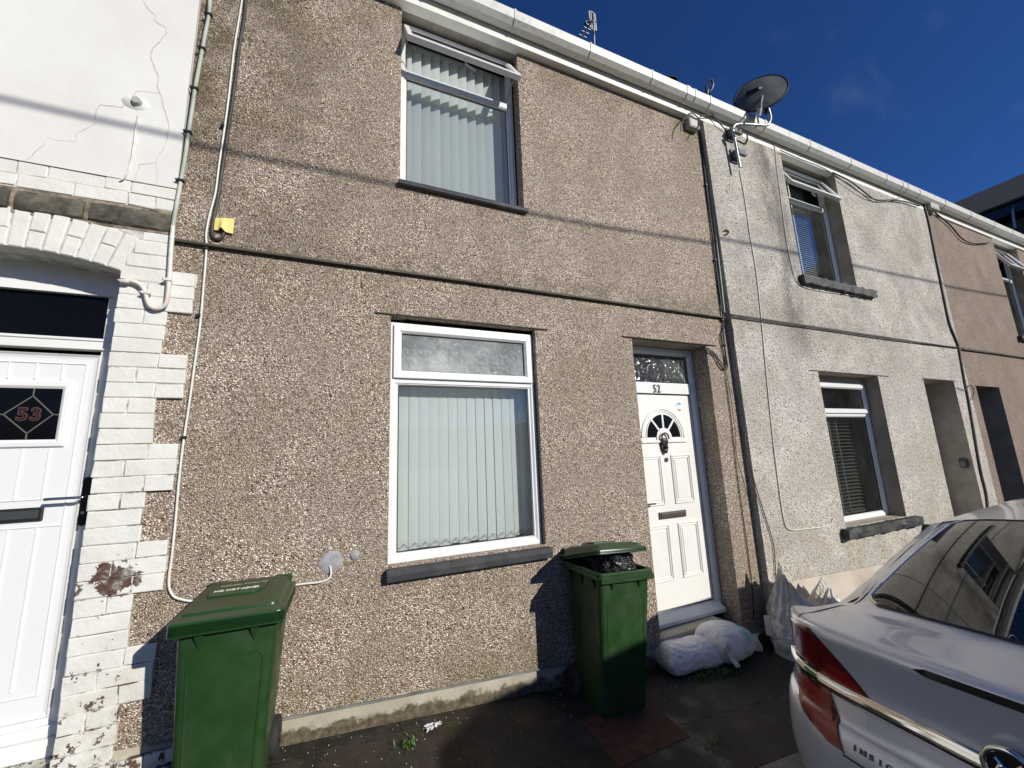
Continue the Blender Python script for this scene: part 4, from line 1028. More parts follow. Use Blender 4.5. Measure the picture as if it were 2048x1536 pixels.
# aerial
AY = 2.0
a_top = W(1186, 28, AY); a_bot = W(1182, 110, AY)
AE = empty('television_aerial', (a_bot.x, AY, 8.0), 'television aerial with white slotted reflector on a thin mast above the gutter', 'aerial')
m = MB(); m.cyl((a_bot.x, AY, 7.6), W(1187, 38, AY), .017, 10); m.build('mast', 'galvanised', AE, smooth=True)
m = MB(); c = W(1185.5, 41.5, AY-.06); pw, ph = .15, .42
for (a, b_, c_, d) in ((-pw/2, pw/2, ph/2-.02, ph/2), (-pw/2, pw/2, -ph/2, -ph/2+.02), (-pw/2, pw/2, -.015, .015), (-pw/2, -pw/2+.02, -ph/2, ph/2), (pw/2-.02, pw/2, -ph/2, ph/2), (-.035, -.02, -ph/2, ph/2), (.03, .045, -ph/2, ph/2)): m.box(c.x+a, c.x+b_, c.y-.004, c.y+.004, c.z+c_, c.z+d)
m.build('reflector', 'grey_box', AE)
m = MB(); m.cyl(W(1188, 36, AY-.02), W(1159, 83, AY-.9), .015, 8); m.build('boom', 'black_plastic', AE)
m = MB()
for t_ in (.35, .5, .65, .8, .95):
    p = W(1188, 36, AY-.02).lerp(W(1159, 83, AY-.9), t_); m.cyl(p+Vector((-.07, 0, .0)), p+Vector((.07, 0, 0)), .003, 6)
m.build('element', 'gunmetal', AE)
m = MB(); m.tube([W(1184, 44, AY-.1), W(1175, 43, AY-.2), W(1170, 47, AY-.2), W(1177, 51, AY-.15)], .02, 8, 3); m.build('dipole', 'black_plastic', AE)

# ================================================================== satellite dish
DL = W(1470, 300, P51)
SD = empty('satellite_dish', (DL.x, P51, DL.z), 'grey satellite dish on bent steel arm bracketed to the pale house under the gutter', 'satellite dish')
yp = P51-.09
m = MB(); m.tube([W(1480, 335, yp), W(1466, 262, yp), W(1466, 256, yp-.015), W(1474, 249, yp-.03), W(1500, 249, yp-.08), W(1530, 251, yp-.13), W(1538, 246, yp-.145), W(1541, 235, yp-.15), W(1536, 215, yp-.15), W(1528, 184, yp-.15)], .016, 10, 4); m.build('arm', 'galvanised', SD, smooth=True)
for (p, q) in ((1463, 272), (1472, 315)):
    m = MB(); w_ = W(p-5, q, P51)
    m.box(w_.x-.06, w_.x+.05, P51-.02, P51+.001, w_.z-.09, w_.z+.09); m.box(w_.x-.05, w_.x-.03, P51-.10, P51-.02, w_.z-.05, w_.z+.05); m.box(w_.x-.04, w_.x+.09, yp-.02, yp+.015, w_.z-.035, w_.z+.035)
    for dz in (-.06, .06): m.cyl((w_.x-.02, P51-.02, w_.z+dz), (w_.x-.02, P51-.035, w_.z+dz), .012, 8)
    m.cyl((w_.x+.09, yp, w_.z), (w_.x+.13, yp, w_.z), .008, 6); m.build('wall_bracket', 'gunmetal', SD, bevel=.003)
yd = yp-.15
dc = W(1521, 186, yd); view = (dc-Vector((0, -CAMD, CAMH))).normalized()
rt = W(1573, 172, yd)-dc; rt = (rt-view*rt.dot(view))
upv = W(1517, 152, yd)-dc; upv = upv-view*upv.dot(view); upv = (upv-rt.normalized()*upv.dot(rt.normalized())).normalized()
Rd = rt.length*.98; tilt_ = R(55); U = rt.normalized(); V = (upv*math.cos(tilt_)+view*math.sin(tilt_)).normalized(); Nn = U.cross(V)
if Nn.dot(view) > 0: Nn = -Nn                       # towards the viewer: the back of the dish
rows = []; rows2 = []
for k2 in range(9):
    q = k2/8; rows.append([dc+U*(Rd*q*math.cos(a))+V*(Rd*q*math.sin(a)*1.05)+Nn*(.05*(1-q*q)) for a in [2*math.pi*i/40 for i in range(40)]])
    rows2.append([dc+U*(Rd*q*math.cos(a))+V*(Rd*q*math.sin(a)*1.05)+Nn*(.05*(1-q*q)-.004) for a in [2*math.pi*i/40 for i in range(40)]])
m = MB(); m.grid(rows, close=True); m.grid(rows2, close=True); m.build('reflector', 'dish_grey', SD, smooth=True, angle=60)
m = MB(); rg = [dc+U*(Rd*math.cos(a))+V*(Rd*1.05*math.sin(a))-Nn*.004 for a in [2*math.pi*i/48 for i in range(49)]]; m.tube(rg, .013, 8, 1); m.build('rim', 'black_plastic', SD, smooth=True)
m = MB(); A_ = W(1528, 184, yd)+Nn*.04
m.tube([dc-U*(Rd*.55)+Nn*.045, dc-U*.1*Rd+Nn*.065, A_+Nn*.01], .022, 8, 1); m.tube([A_, A_.lerp(W(1536, 225, yd), .6), W(1532, 226, yd-.02)], .026, 8, 1)
for dx in (-.04, -.015, .015, .04): m.cyl(A_+U*dx, A_+U*(dx+.012)+Vector((0, -.01, .05)), .006, 6)
m.build('back_mount', 'black_plastic', SD)
m = MB(); m.tube([A_, W(1522, 205, yd-.06), W(1523, 222, yd-.10)], .012, 8, 2); m.build('feed_arm', 'galvanised', SD)
m = MB(); l0 = W(1519, 226, yd-.11); m.cyl(l0+Vector((.0, .02, -.02)), l0+Vector((-.015, -.02, .045)), .03, 12, .022); m.build('receiver', 'grey_box', SD, smooth=True)

# ================================================================== cables and small fittings
def cable(name, pts, r, material, label, cat='cable', clips=None, y=-.008, group=None, n=8, smooth=4, clipmat='black_plastic'):
    P = [W(p[0], p[1], p[2] if len(p) > 2 else y) for p in pts]
    m = MB(); m.tube(P, r, n, smooth); o = m.build(name, material, smooth=True, angle=60); tag(o, label, cat, group)
    if clips:
        for c in clips:
            p = W(c[0], c[1], y); q = MB(); q.box(p.x-r*1.6, p.x+r*1.6, y-r-.004, y+.012, p.z-.008, p.z+.008); q.cyl((p.x-r*2, y-r-.006, p.z), (p.x-r*2, y+.01, p.z), .004, 6); q.build('clip', clipmat, o)
    return o
cable('cable', [(486, -25), (484, 0), (476, 50), (468, 100), (459, 180), (450, 250), (438, 330), (431, 385), (419, 430), (412, 470), (413, 495), (408, 560), (400, 650), (389, 730), (378, 810), (366, 890), (358, 960), (352, 1030), (344, 1110), (339, 1145), (338, 1172), (345, 1190), (360, 1198), (395, 1202), (470, 1190), (590, 1170), (640, 1164), (658, 1156), (662, 1146), (660, 1132)], .0065, 'white_cable',
      'long white cable down the brown wall with a bend behind the bin', clips=[(446, 252), (414, 497), (398, 631), (368, 875)], y=-.015)
cable('cable', [(494, -25), (488, 40), (478, 100), (468, 180), (458, 250), (446, 330), (437, 390), (427, 440), (424, 462), (428, 476), (436, 479), (444, 474), (448, 466)], .011, 'black_cable', 'short thick black cable beside the white one, looping up behind the yellow card', y=-.012)
cable('conduit', [(425, -25), (420, 0), (418, 30), (411, 65), (405, 98), (397, 140), (390, 178), (384, 220), (377, 265), (370, 315), (362, 362), (355, 400), (348, 440), (345, 460)], .012, 'green_grey_cable', 'pair of weathered greenish cables clipped down the joint of white and brown houses',
      clips=[(418, 30), (405, 98), (390, 178), (377, 265), (362, 362)], y=-.036)
cable('conduit', [(346, 452), (342, 500), (339, 550), (334, 600), (325, 614), (310, 617), (298, 610), (293, 596), (289, 580), (278, 568), (262, 562), (246, 562)], .0125, 'cream_conduit', 'cream painted hook shaped pipe running from the joint to the arched doorway', cat='pipe', clips=[(336, 560), (293, 586), (250, 563)], y=-.045, clipmat='cream_conduit')
cable('cable', [(276, 232), (272, 255), (266, 300), (258, 335), (249, 355), (240, 360)], .005, 'cream_conduit', 'thin painted cable from the small vent down the white plaster', y=-.036)
cable('cable', [(1398, 258), (1402, 280), (1408, 330), (1416, 400), (1425, 470), (1433, 540), (1441, 600), (1447, 640), (1446, 656), (1449, 690), (1453, 720), (1455, 733), (1448, 738), (1440, 730), (1432, 715), (1424, 706), (1412, 700), (1395, 699, .06)], .0085, 'black_cable', 'thick black cable down the joint of the brown and pale houses, hooking to the doorway',
      clips=[(1412, 370), (1430, 520), (1444, 640), (1449, 690)], y=-.018)
cable('cable', [(1404, 262), (1410, 300), (1418, 360), (1427, 430), (1436, 510), (1444, 580), (1449, 625)], .008, 'green_grey_cable', 'thin weathered cable twisted beside the thick black one at the joint', y=-.035)
cable('cable', [(1448, 655), (1441, 672), (1446, 700), (1452, 735), (1440, 722), (1430, 708), (1418, 698), (1405, 695, .05), (1380, 693, .17), (1330, 689, .19), (1270, 681, .19)], .006, 'black_cable', 'thin dark cable curving into the cream doorway under its lintel', y=-.014)
cable('cable', [(1450, 738), (1456, 790), (1464, 850), (1472, 930), (1483, 1010), (1494, 1090), (1503, 1160), (1508, 1240)], .0045, 'black_cable', 'thin dark cable dropping down the brown strip right of the doorway', y=-.01)
cable('cable', [(1458, 640), (1466, 660), (1470, 720), (1482, 800), (1489, 850), (1492, 900), (1508, 960), (1526, 1020), (1545, 1080), (1550, 1120), (1552, 1195)], .0045, 'black_cable', 'slack dark cable hanging down the pale wall edge to the sacks', y=P51-.012)
cable('cable', [(1479, 340), (1490, 400), (1500, 470), (1512, 540), (1522, 630), (1532, 740), (1544, 860), (1556, 960), (1568, 1040), (1580, 1059), (1610, 1058), (1650, 1053), (1663, 1047), (1666, 1036)], .0055, 'white_cable', 'white cable from the dish down the pale wall, turning along below the window', y=P51-.008)
cable('cable', [(1500, 258), (1530, 276), (1548, 290), (1553, 330), (1562, 400), (1573, 480), (1583, 530), (1592, 560), (1606, 573), (1640, 582), (1700, 590), (1738, 594)], .005, 'cream_conduit', 'thin pinkish cable beside and under the upstairs stone sill of the pale house', y=P51-.008)
cable('cable', [(1362, 262), (1364, 245), (1380, 226), (1396, 236), (1398, 250), (1392, 262)], .007, 'black_cable', 'small black cable loop round the grey junction box under the fascia', y=-.09)
cable('cable', [(1398, 240, -.09), (1402, 233, -.10), (1425, 231, -.11), (1438, 245, -.11), (1450, 258, -.1), (1462, 265, -.1)], .007, 'black_cable', 'black cable arched from the junction box to the dish bracket', y=-.09)
cable('cable', [(1665, 345), (1700, 362), (1730, 385), (1752, 400), (1780, 400), (1810, 403), (1838, 412)], .010, 'black_cable', 'sagging black cable under the gutter between pale house window and joint', y=P51-.03)
cable('cable', [(1560, 300), (1600, 318), (1650, 338), (1700, 372), (1735, 394), (1765, 400), (1800, 397)], .006, 'black_cable', 'thinner second black cable hugging the fascia of the pale house', y=P51-.035)
cable('cable', [(1846, 405), (1856, 440), (1866, 490), (1876, 540), (1888, 600), (1899, 650), (1915, 690), (1921, 720), (1928, 760), (1936, 800), (1948, 870), (1960, 940), (1972, 990), (1976, 1040)], .020, 'black_cable', 'thick bundle of dark cables down the joint of pale and pinkish houses', y=P51-.01)
cable('cable', [(1462, 632), (1560, 646), (1660, 660), (1780, 678), (1915, 695)], .009, 'black_cable', 'dark cable running along the string course of the pale house', y=P51-.022)
cable('cable', [(1925, 699), (1980, 706), (2048, 716), (2080, 721)], .012, 'black_cable', 'dark cable along the pinkish house below its upstairs window', y=P50-.02)
cable('cable', [(1870, 425), (1900, 450), (1925, 478), (1950, 487), (1978, 485)], .012, 'black_cable', 'sagging dark cable under the gutter of the pinkish house', y=P50-.03)
cable('cable', [(1915, 775), (1930, 780), (1940, 770), (1948, 782), (1944, 800)], .006, 'black_cable', 'short looped dark cable near the keysafe doorway head', y=P51-.02)
cable('hook', [(1448, 462), (1452, 460), (1457, 463), (1456, 467), (1450, 469)], .008, 'rust_plate', 'small rusty hook in the pale wall below the dish', cat='hook', y=P51-.012)
jb = MB(); jc = W(1386, 249, -.05); jb.box(jc.x-.085, jc.x+.085, -.075, .0, jc.z-.065, jc.z+.06); jbo = jb.build('junction_box', 'grey_box', bevel=.012); tag(jbo, 'grey junction box under the fascia at the joint of brown and pale houses', 'junction box')
jb = MB(); jb.box(jc.x-.07, jc.x+.07, -.079, -.075, jc.z-.05, jc.z+.045); jb.build('cover', 'grey_box', jbo, bevel=.004)
jc = W(1860, 412, P51-.03); jb = MB(); jb.box(jc.x-.13, jc.x+.16, P51-.09, P51-.01, jc.z-.10, jc.z+.08); jbo = jb.build('junction_box', 'grey_box', bevel=.012); tag(jbo, 'grey junction box at the fascia joint of pale and pinkish houses', 'junction box')
jb = MB(); jb.box(jc.x-.11, jc.x+.14, P51-.094, P51-.09, jc.z-.08, jc.z+.06); jb.build('cover', 'grey_box', jbo, bevel=.004)
# yellow card
yc = MB(); rows = []
for i in range(17):
    u = i/16
    rows.append([])
    for j in range(9):
        v = j/8; p = W(432+38*u-3*v, 438+2*u+(24+6*u)*v, 0)
        bulge = .028*math.exp(-((u-.42)/.13)**2)*v
        rows[-1].append((p.x, -.016-bulge-.003*math.sin(u*3), p.z+bulge*.5*(v > .9)))
yc.grid(rows); rows2 = [[(a, b+.0015, c_) for a, b, c_ in r_] for r_ in rows]; yc.grid(rows2); tag(yc.build('yellow_card', 'yellow_card', smooth=True), 'pale yellow card stuck on the brown wall over a cable end', 'card')
# grey pipe stub behind the bin
pp = MB(); pa = W(388, 1400, -.06); pp.cyl((pa.x, -.05, gz(pa.x)), (pa.x, -.05, pa.z+.06), .022, 12); tag(pp.build('pipe_stub', 'bead_trim', smooth=True), 'grey pipe stub rising from the pavement behind the closed bin', 'pipe')
# overhead cable whose shadow crosses the terrace
ov = MB(); D_ = 5.0; pts = []
for x, z in ((-30, 5.6), (-14, 4.3), (-6, 3.93), (-1.9, 3.89), (0, 3.93), (2, 3.97), (4, 4.10), (6, 4.18), (8.1, 4.25), (11.8, 4.42), (18, 4.9), (30, 6.2)):
    pts.append((x+D_*math.tan(SUN_AZ), -D_, z+D_*math.tan(SUN_EL)/math.cos(SUN_AZ)))
ov.tube(pts, .016, 8, 6); tag(ov.build('overhead_cable', 'black_cable', smooth=True), 'overhead cable strung along the street casting a thin shadow line on the terrace', 'cable')

# ================================================================== wheelie bins
def rrect(w, d, r, z, n=4, cx=0, cy=0):
    pts = []
    for (sx, sy, a0_) in ((1, 1, 0), (-1, 1, 90), (-1, -1, 180), (1, -1, 270)):
        for i in range(n+1):
            a = R(a0_+90*i/n); pts.append(Vector((cx+sx*(w/2-r)+r*math.cos(a), cy+sy*(d/2-r)+r*math.sin(a), z)))
    return pts
def wheelie_bin(loc, rz, tilt, w, d, hgt, label, lid_open=0, group='green wheelie bins'):
    e = empty('wheelie_bin', loc, label, 'wheelie bin', group); e.rotation_euler = (Matrix.Rotation(tilt, 4, 'Y') @ Matrix.Rotation(rz, 4, 'Z')).to_euler()
    m = MB(); r_ = .035; zr = hgt
    secs = [(0.0, .72, .64), (.03, .74, .66), (.10*zr, .755, .68), (.5*zr, .815, .77), (.86*zr, .875, .845), (zr-.05, .885, .855)]
    outer = [rrect(w*a, d*b, r_, z, cy=-d*(1-b)*.12) for z, a, b in secs]; inner = [[Vector((p.x*.965, p.y*.965, p.z+.01)) for p in q] for q in reversed(outer)]
    m.loft(outer+inner); bo = m.build('body', 'bin_green', e, smooth=True, local=True, angle=35)
    # embossed front panel
    def fy(z): # y of the front face at height z
        for (z0_, a0_, b0_), (z1_, a1_, b1_) in zip(secs, secs[1:]):
            if z0_ <= z <= z1_: t = (z-z0_)/(z1_-z0_); b_ = b0_+(b1_-b0_)*t; return -d*b_/2-d*(1-b_)*.12
        return -d*.45
    m = MB(); za, zb_ = .10*zr, .80*zr; n = 12; rw = []
    wa, wb = w*.29, w*.33
    path = []
    for i in range(n+1): t = i/n; path.append((-(wa+(wb-wa)*t), za+(zb_-za)*t))
    c_ = .03; path[-1] = (-(wb), zb_-c_); path += [(-(wb-c_*.3), zb_-c_*.3), (-(wb-c_), zb_), (wb-c_, zb_), (wb-c_*.3, zb_-c_*.3)]
    for i in range(n, -1, -1): t = i/n; path.append(((wa+(wb-wa)*t), za+(zb_-za)*t if i < n else zb_-c_))
    m.tube([(x, fy(z)+.0015, z) for x, z in path], .006, 6, 1); m.build('panel_emboss', 'bin_green', bo, smooth=True, local=True)
    # rim
    m = MB(); zz = zr
    prof = [(.965, .955, zz-.046), (1.0, 1.0, zz-.044), (1.0, 1.0, zz-.030), (.985, .985, zz-.026), (.985, .985, zz-.004), (.975, .975, zz), (.87, .87, zz), (.865, .865, zz-.05)]
    m.loft([rrect(w*a, d*b, r_, z) for a, b, z in prof], False, False)
    if lid_open: m.add([(-w*.47, -d*.5+.004, zz-.03), (w*.47, -d*.5+.004, zz-.03), (w*.47, -d*.5-.008, zz-.034), (-w*.47, -d*.5-.008, zz-.034), (-w*.47, -d*.5+.004, zz-.062), (w*.47, -d*.5+.004, zz-.062), (w*.47, -d*.5-.008, zz-.060), (-w*.47, -d*.5-.008, zz-.060)], [(0, 1, 2, 3), (3, 2, 6, 7), (7, 6, 5, 4), (0, 3, 7, 4), (1, 2, 6, 5)])
    m.build('rim', 'bin_green', bo, smooth=True, local=True, angle=30)
    for gx in (-.24*w, .24*w):
        m = MB(); m.add([(gx-.020, -d*.49, zz-.05), (gx+.020, -d*.49, zz-.05), (gx, fy(zz-.12)+.004, zz-.05), (gx, fy(zz-.12)-.001, zz-.125)], [(0, 1, 3), (1, 2, 3), (2, 0, 3), (0, 2, 1)])
        m.build('gusset', 'bin_green', bo, local=True)
    for s_ in (-1, 1):
        for gy in (-.3*d, .0, .3*d):
            m = MB(); m.add([(s_*w*.495, gy-.006, zz-.05), (s_*w*.495, gy+.006, zz-.05), (s_*w*.42, gy+.006, zz-.05), (s_*w*.42, gy-.006, zz-.05), (s_*w*.42, gy-.006, zz-.15), (s_*w*.42, gy+.006, zz-.15)], [(0, 1, 2, 3), (0, 3, 4), (1, 5, 2), (0, 4, 5, 1), (2, 5, 4, 3)])
            m.build('gusset', 'bin_green', bo, local=True)
    # handle bar and hinge
    hy = d/2+.045; m = MB(); m.cyl((-w*.40, hy, zz-.005), (w*.40, hy, zz-.005), .014, 12)
    for s_ in (-1, 1): m.box(s_*w*.40-.012, s_*w*.40+.012, d/2-.03, hy+.012, zz-.028, zz+.016)
    m.build('handle', 'bin_green', bo, bevel=.003, local=True)
    # lid in its own frame then rotated about the hinge
    sk = .020 if lid_open else .050
    L = MB(); lw, ld_ = w*(.93 if lid_open else 1.02), d*1.06; yo = -d*.0
    sect = [(1.0, 1.0, -sk, 0), (1.0, 1.0, .002, 0), (.985, .985, .008, 0), (.90, .90, .018, .0), (.87, .87, .022, 0), (.85, .85, .036, 0), (.70, .72, .050, .01)]
    L.loft([rrect(lw*a, ld_*b, .035, zz+.012+z, cy=yo+c) for a, b, z, c in sect], False, True)
    L.loft([rrect(lw*a, ld_*b, .035, zz+.008+z, cy=yo+c) for a, b, z, c in sect], False, True)
    for (s0, s1) in (((1.0, 1.0, -sk), (.975, .975, -sk)),): L.loft([rrect(lw*a, ld_*b, .035, zz+.012+z, cy=yo) for a, b, z in (s0, s1)], False, False)
    for i in range(len(L.v)):
        v = L.v[i]
        if v.z > zz+.03: v.z += .016*(v.y/ld_+.5)
    # raised label plateau, hexagonal
    hx_ = [(-.30, -.06), (-.27, -.17), (.16, -.17), (.24, -.06), (.24, .22), (-.20, .22)]
    base = len(L.v); zt_l = zz+.012+.050
    L.add([(a*lw, b*ld_, zt_l-.012) for a, b in hx_]+[(a*lw*.97, b*ld_, zt_l+.012) for a, b in hx_]+[(a*lw*.92, .12*ld_+(b-.12)*ld_*.92, zt_l+.017) for a, b in hx_],
          [(i, (i+1) % 6, 6+(i+1) % 6, 6+i) for i in range(6)]+[(6+i, 6+(i+1) % 6, 12+(i+1) % 6, 12+i) for i in range(6)]+[(12, 13, 14, 15, 16, 17)])
    for i in range(base, len(L.v)): L.v[i].z += .016*(L.v[i].y/ld_+.5)
    # hinge lugs
    for gx in (-.33*lw, .36*lw): L.box(gx-.045, gx+.045, ld_*.40, d/2+.05, zz+.03, zz+.072)
    # front corner grips
    for s_ in (-1, 1): L.add([(s_*lw*.30, -ld_*.34, zt_l-.02), (s_*lw*.42, -ld_*.20, zt_l-.022), (s_*lw*.42, -ld_*.06, zt_l-.02), (s_*lw*.34, -ld_*.12, zt_l+.004), (s_*lw*.30, -ld_*.24, zt_l+.002)], [(0, 1, 3, 4), (1, 2, 3)])
    M = Matrix.Identity(4)
    if lid_open: M = Matrix.Translation((0, hy, zz)) @ Matrix.Rotation(-R(lid_open), 4, 'X') @ Matrix.Translation((0, -hy, -zz))
    if lid_open: M = M @ Matrix.Translation((-.022, .012, 0))
    L.xform(M); lo = L.build('lid', 'bin_lid_dusty', e, smooth=True, local=True, angle=25, bevel=.0025)
    SL = Matrix.Rotation(math.atan(.016/ld_), 4, 'X'); T = M @ Matrix.Translation((-.03*lw, -.075*ld_, zt_l+.0185+.008-.0006)) @ SL
    text_mesh('lid_text', 'NO HOT ASHES', .034, T, 'white_print', lo, local=True, bold=.0009, stretch=.84)
    T = M @ Matrix.Translation((.01*lw, .085*ld_, zt_l+.0185+.016*.6)) @ SL; text_mesh('lid_text', 'RHONDDA CYNON TAF', .019, T, 'faded_print', lo, local=True, bold=.0006, stretch=1.05)
    # wheels
    for s_ in (-1, 1):
        m = MB(); wy = d*.30; wx = s_*(w*.40); rr = .098; k_ = []
        for (xx, r1) in ((-.022, .06), (-.024, .085), (-.02, rr-.004), (-.008, rr), (.008, rr), (.02, rr-.004), (.024, .085), (.022, .06)): k_.append([Vector((wx+xx, wy+r1*math.cos(a), rr+r1*math.sin(a))) for a in [2*math.pi*i/28 for i in range(28)]])
        m.loft(k_); wo_ = m.build('wheel', 'tyre_rubber', e, smooth=True, local=True, angle=30)
        m = MB(); m.cyl((wx-.026*s_, wy, rr), (wx+.028*s_, wy, rr), .03, 14); m.build('hub', 'black_plastic', wo_, local=True)
    m = MB(); m.cyl((-w*.42, d*.30, .098), (w*.42, d*.30, .098), .011, 10); m.build('axle', 'gunmetal', e, local=True)
    return e
S4 = math.atan(SLOPE)
B1 = wheelie_bin((-.452, -.245, gz(-.5)+.004), R(-1.4), R(.4), .475, .50, .855, 'closed green wheelie bin in the left foreground, its lid lettered NO HOT ASHES')
B2 = wheelie_bin((1.865, -.275, gz(1.865)+.004), R(1.5), .065, .50, .495, .912, 'green wheelie bin by the cream door with a black bag holding its lid ajar', lid_open=15)
# bag in the open bin
def blob(name, c, rad, material, seed, amp=.12, sub=5, fold=.35, flat=None, parent=None, local=False, fn=None):
    bm = bmesh.new(); bmesh.ops.create_icosphere(bm, subdivisions=sub, radius=1); m = MB()
    for v in bm.verts:
        p = v.co.normalized(); n1 = noise.noise(p*1.6+Vector((seed, 0, 0))); n2 = noise.noise(p*4+Vector((0, seed, 0))); n3 = abs(noise.noise(p*9+Vector((0, 0, seed))))
        k_ = 1+amp*(n1*1.4+n2*.6-n3*fold-abs(noise.noise(p*17+Vector((seed, seed, 0))))*fold*.45); q = Vector((p.x*rad[0]*k_, p.y*rad[1]*k_, p.z*rad[2]*k_))
        if fn: q = fn(q, p)
        if flat is not None and q.z < flat: q.z = flat+(q.z-flat)*.08
        m.v.append(q+Vector(c))
    m.f = [tuple(v.index for v in f.verts) for f in bm.faces]; bm.free()
    return m.build(name, material, parent, smooth=True, angle=180, local=local)
bb_ = blob('bin_bag', (B2.location.x+.085, B2.location.y-.015, gz(1.865)+.930), (.190, .185, .125), 'bin_liner', 3, .20, fold=.9, sub=6)
tag(bb_, 'shiny black bin bag bulging out of the open green bin', 'bin bag')

# ================================================================== sacks by the door
def sack_mesh(name, c, half, material, seed, yaw=0, pitch=0, ends=3.2, floor=True, crease=1.0, waist=None):
    """a filled woven sack: rounded pillow, flattened sewn ends, pull creases"""
    m = MB(); NU, NV = 90, 72; rows = []; Mz = Matrix.Rotation(yaw, 4, 'Z') @ Matrix.Rotation(pitch, 4, 'Y')
    sg = lambda v, e: math.copysign(abs(v)**e, v)
    for i in range(NU+1):
        u = -1+2*i/NU; q = max(0, 1-abs(u)**(ends if u > 0 else ends*1.6))**.5; row = []
        for j in range(NV):
            a = 2*math.pi*j/NV; cy, sz = sg(math.cos(a), .75), sg(math.sin(a), .8)
            ey = (.80+.20*q)*(1 if not waist else 1-.22*math.exp(-((u-waist)/.10)**2)); ez = q*(1 if not waist else 1-.30*math.exp(-((u-waist)/.10)**2))+.05
            x = half[0]*(u+.06*u*abs(cy)*(1-q)); y = half[1]*cy*ey; z = half[2]*sz*ez
            P_ = Vector((x, y, z))
            lump = noise.noise(Vector((x*5+seed, y*5, z*5)))*.022
            cr_ = 1-abs(noise.noise(Vector((x*6+seed, y*17, z*15+seed*2)))*2.2); cr_ = max(0, cr_)**3*.007
            cr2 = max(0, 1-abs(noise.noise(Vector((x*22, y*12+seed, z*14)))*2.5))**3*.004*(.3+.7*abs(u))
            d = Vector((x*.3/half[0], y/half[1], z/half[2])); d = d.normalized() if d.length > 1e-6 else Vector((1, 0, 0))
            P_ += d*(lump-(cr_+cr2)*crease)
            P_ = Mz @ P_; w_ = P_+Vector(c)
            if floor: w_.z = max(w_.z, gz(w_.x)+.004+.006*noise.noise(Vector((w_.x*20, w_.y*20, 0))))
            row.append(w_)
        rows.append(row)
    m.loft(rows); return m.build(name, material, smooth=True, angle=180), rows
s1, _r1 = sack_mesh('sandbag', (2.83, -.09, gz(2.8)+.095), (.29, .15, .105), 'sand_sack', 11, yaw=R(-4), pitch=R(3), ends=4.5); tag(s1, 'white sandbag lying flat against the doorstep, left one of two', 'sandbag', 'sacks by the cream door')
s2_, _r2 = sack_mesh('sandbag', (3.26, -.11, gz(3.26)+.15), (.27, .165, .14), 'sand_sack', 23, yaw=R(14), pitch=R(14)); tag(s2_, 'plump white sandbag with pale green print, nearer the standing sacks', 'sandbag', 'sacks by the cream door')
m = MB(); sub = [[None]*0]
rows = []
for i in range(56, 78):
    rows.append([])
    for j in range(20, 34):
        p = _r2[i][j]; a = _r2[i+1][j]-_r2[i-1][j]; b = _r2[i][(j+1) % 72]-_r2[i][j-1]; n_ = a.cross(b).normalized(); n_ = n_ if n_.y-n_.z < 0 else -n_
        rows[-1].append(p+n_*.0025)
m.grid(rows); m.build('green_print', 'green_sack_print', s2_, smooth=True, angle=180)
m = MB(); rows = []
for i in range(10):
    t = i/9; ww = .03+.06*t; rows.append([Vector((3.56+.15*t, -.10-.02*math.sin(t*5+j), gz(3.5)+.10-.055*t+(j-4)*ww*.28+.016*noise.noise(Vector((t*5, j*.8, 0))))) for j in range(9)])
m.grid(rows); m.build('tied_end', 'sand_sack', s2_, smooth=True, angle=180)
m = MB(); rows = []
for i in range(14):
    t = i/13; rows.append([Vector((3.06+.10*t-.05*v, -.305-.012*math.sin(t*8+v*3)-.02*v, gz(3.1)+.24-.20*t*1.0-.05*v*math.sin(t*3)+.012*noise.noise(Vector((t*6, v*4, 9))))) for v in (0, .25, .5, .75, 1)])
m.grid(rows); m.build('loose_flap', 'sand_sack', s2_, smooth=True, angle=180)
def standing_sack(name, c, r0, hgt, seed, lean, label):
    """open rubble sack standing up: bulging base, gathered folds, ragged mouth"""
    m = MB(); NV = 96; NU = 60; rows = []
    for i in range(NU+1):
        t = i/NU; w = (1.0+.10*math.sin(math.pi*min(1, t*1.6)))*(1-.10*t) if t < .55 else (1.045-.0)*(1-.10*t)*(1-.70*((t-.55)/.45)**1.1)
        row = []
        for j in range(NV):
            a = 2*math.pi*j/NV; fold = noise.noise(Vector((math.cos(a)*3.2+seed, math.sin(a)*3.2, t*1.2)))
            f2 = 1-abs(noise.noise(Vector((math.cos(a)*5, math.sin(a)*5+seed, t*3.5)))*2); f2 = max(0, f2)**3
            g_ = .05+.55*max(0, t-.4); rr = r0*w*(1+g_*fold*1.3-.09*f2*(.3+t))
            top = hgt*(1+max(0, t-.5)/.5*(.20*math.cos(a-2.6)+.16*noise.noise(Vector((math.cos(a)*1.3+seed, math.sin(a)*1.3, 7)))))
            row.append(Vector((c[0]+rr*math.cos(a)+lean*t*t, c[1]+rr*.8*math.sin(a), gz(c[0])+.004+top*t)))
        rows.append(row)
    m.grid(rows, close=True); o = m.build(name, 'plastic_sack', smooth=True, angle=180); tag(o, label, 'sack', 'sacks by the cream door'); return o
s3 = standing_sack('sack', (4.04, -.28), .275, .62, 31, -.06, 'tall white plastic sack with a pointed top standing against the wall')
s4 = standing_sack('sack', (4.48, -.26), .25, .50, 52, .12, 'slumped dirty white sack half hidden by the car, right of the pointed one')
pb = MB(); pb.box(3.80, 3.84, -.16, -.10, gz(3.8)+.13, gz(3.8)+.30); o = pb.build('carton', 'paper_scrap', bevel=.003); o.rotation_euler = (0, 0, 0); tag(o, 'small white carton wedged between the wall corner and the pointed sack', 'carton')

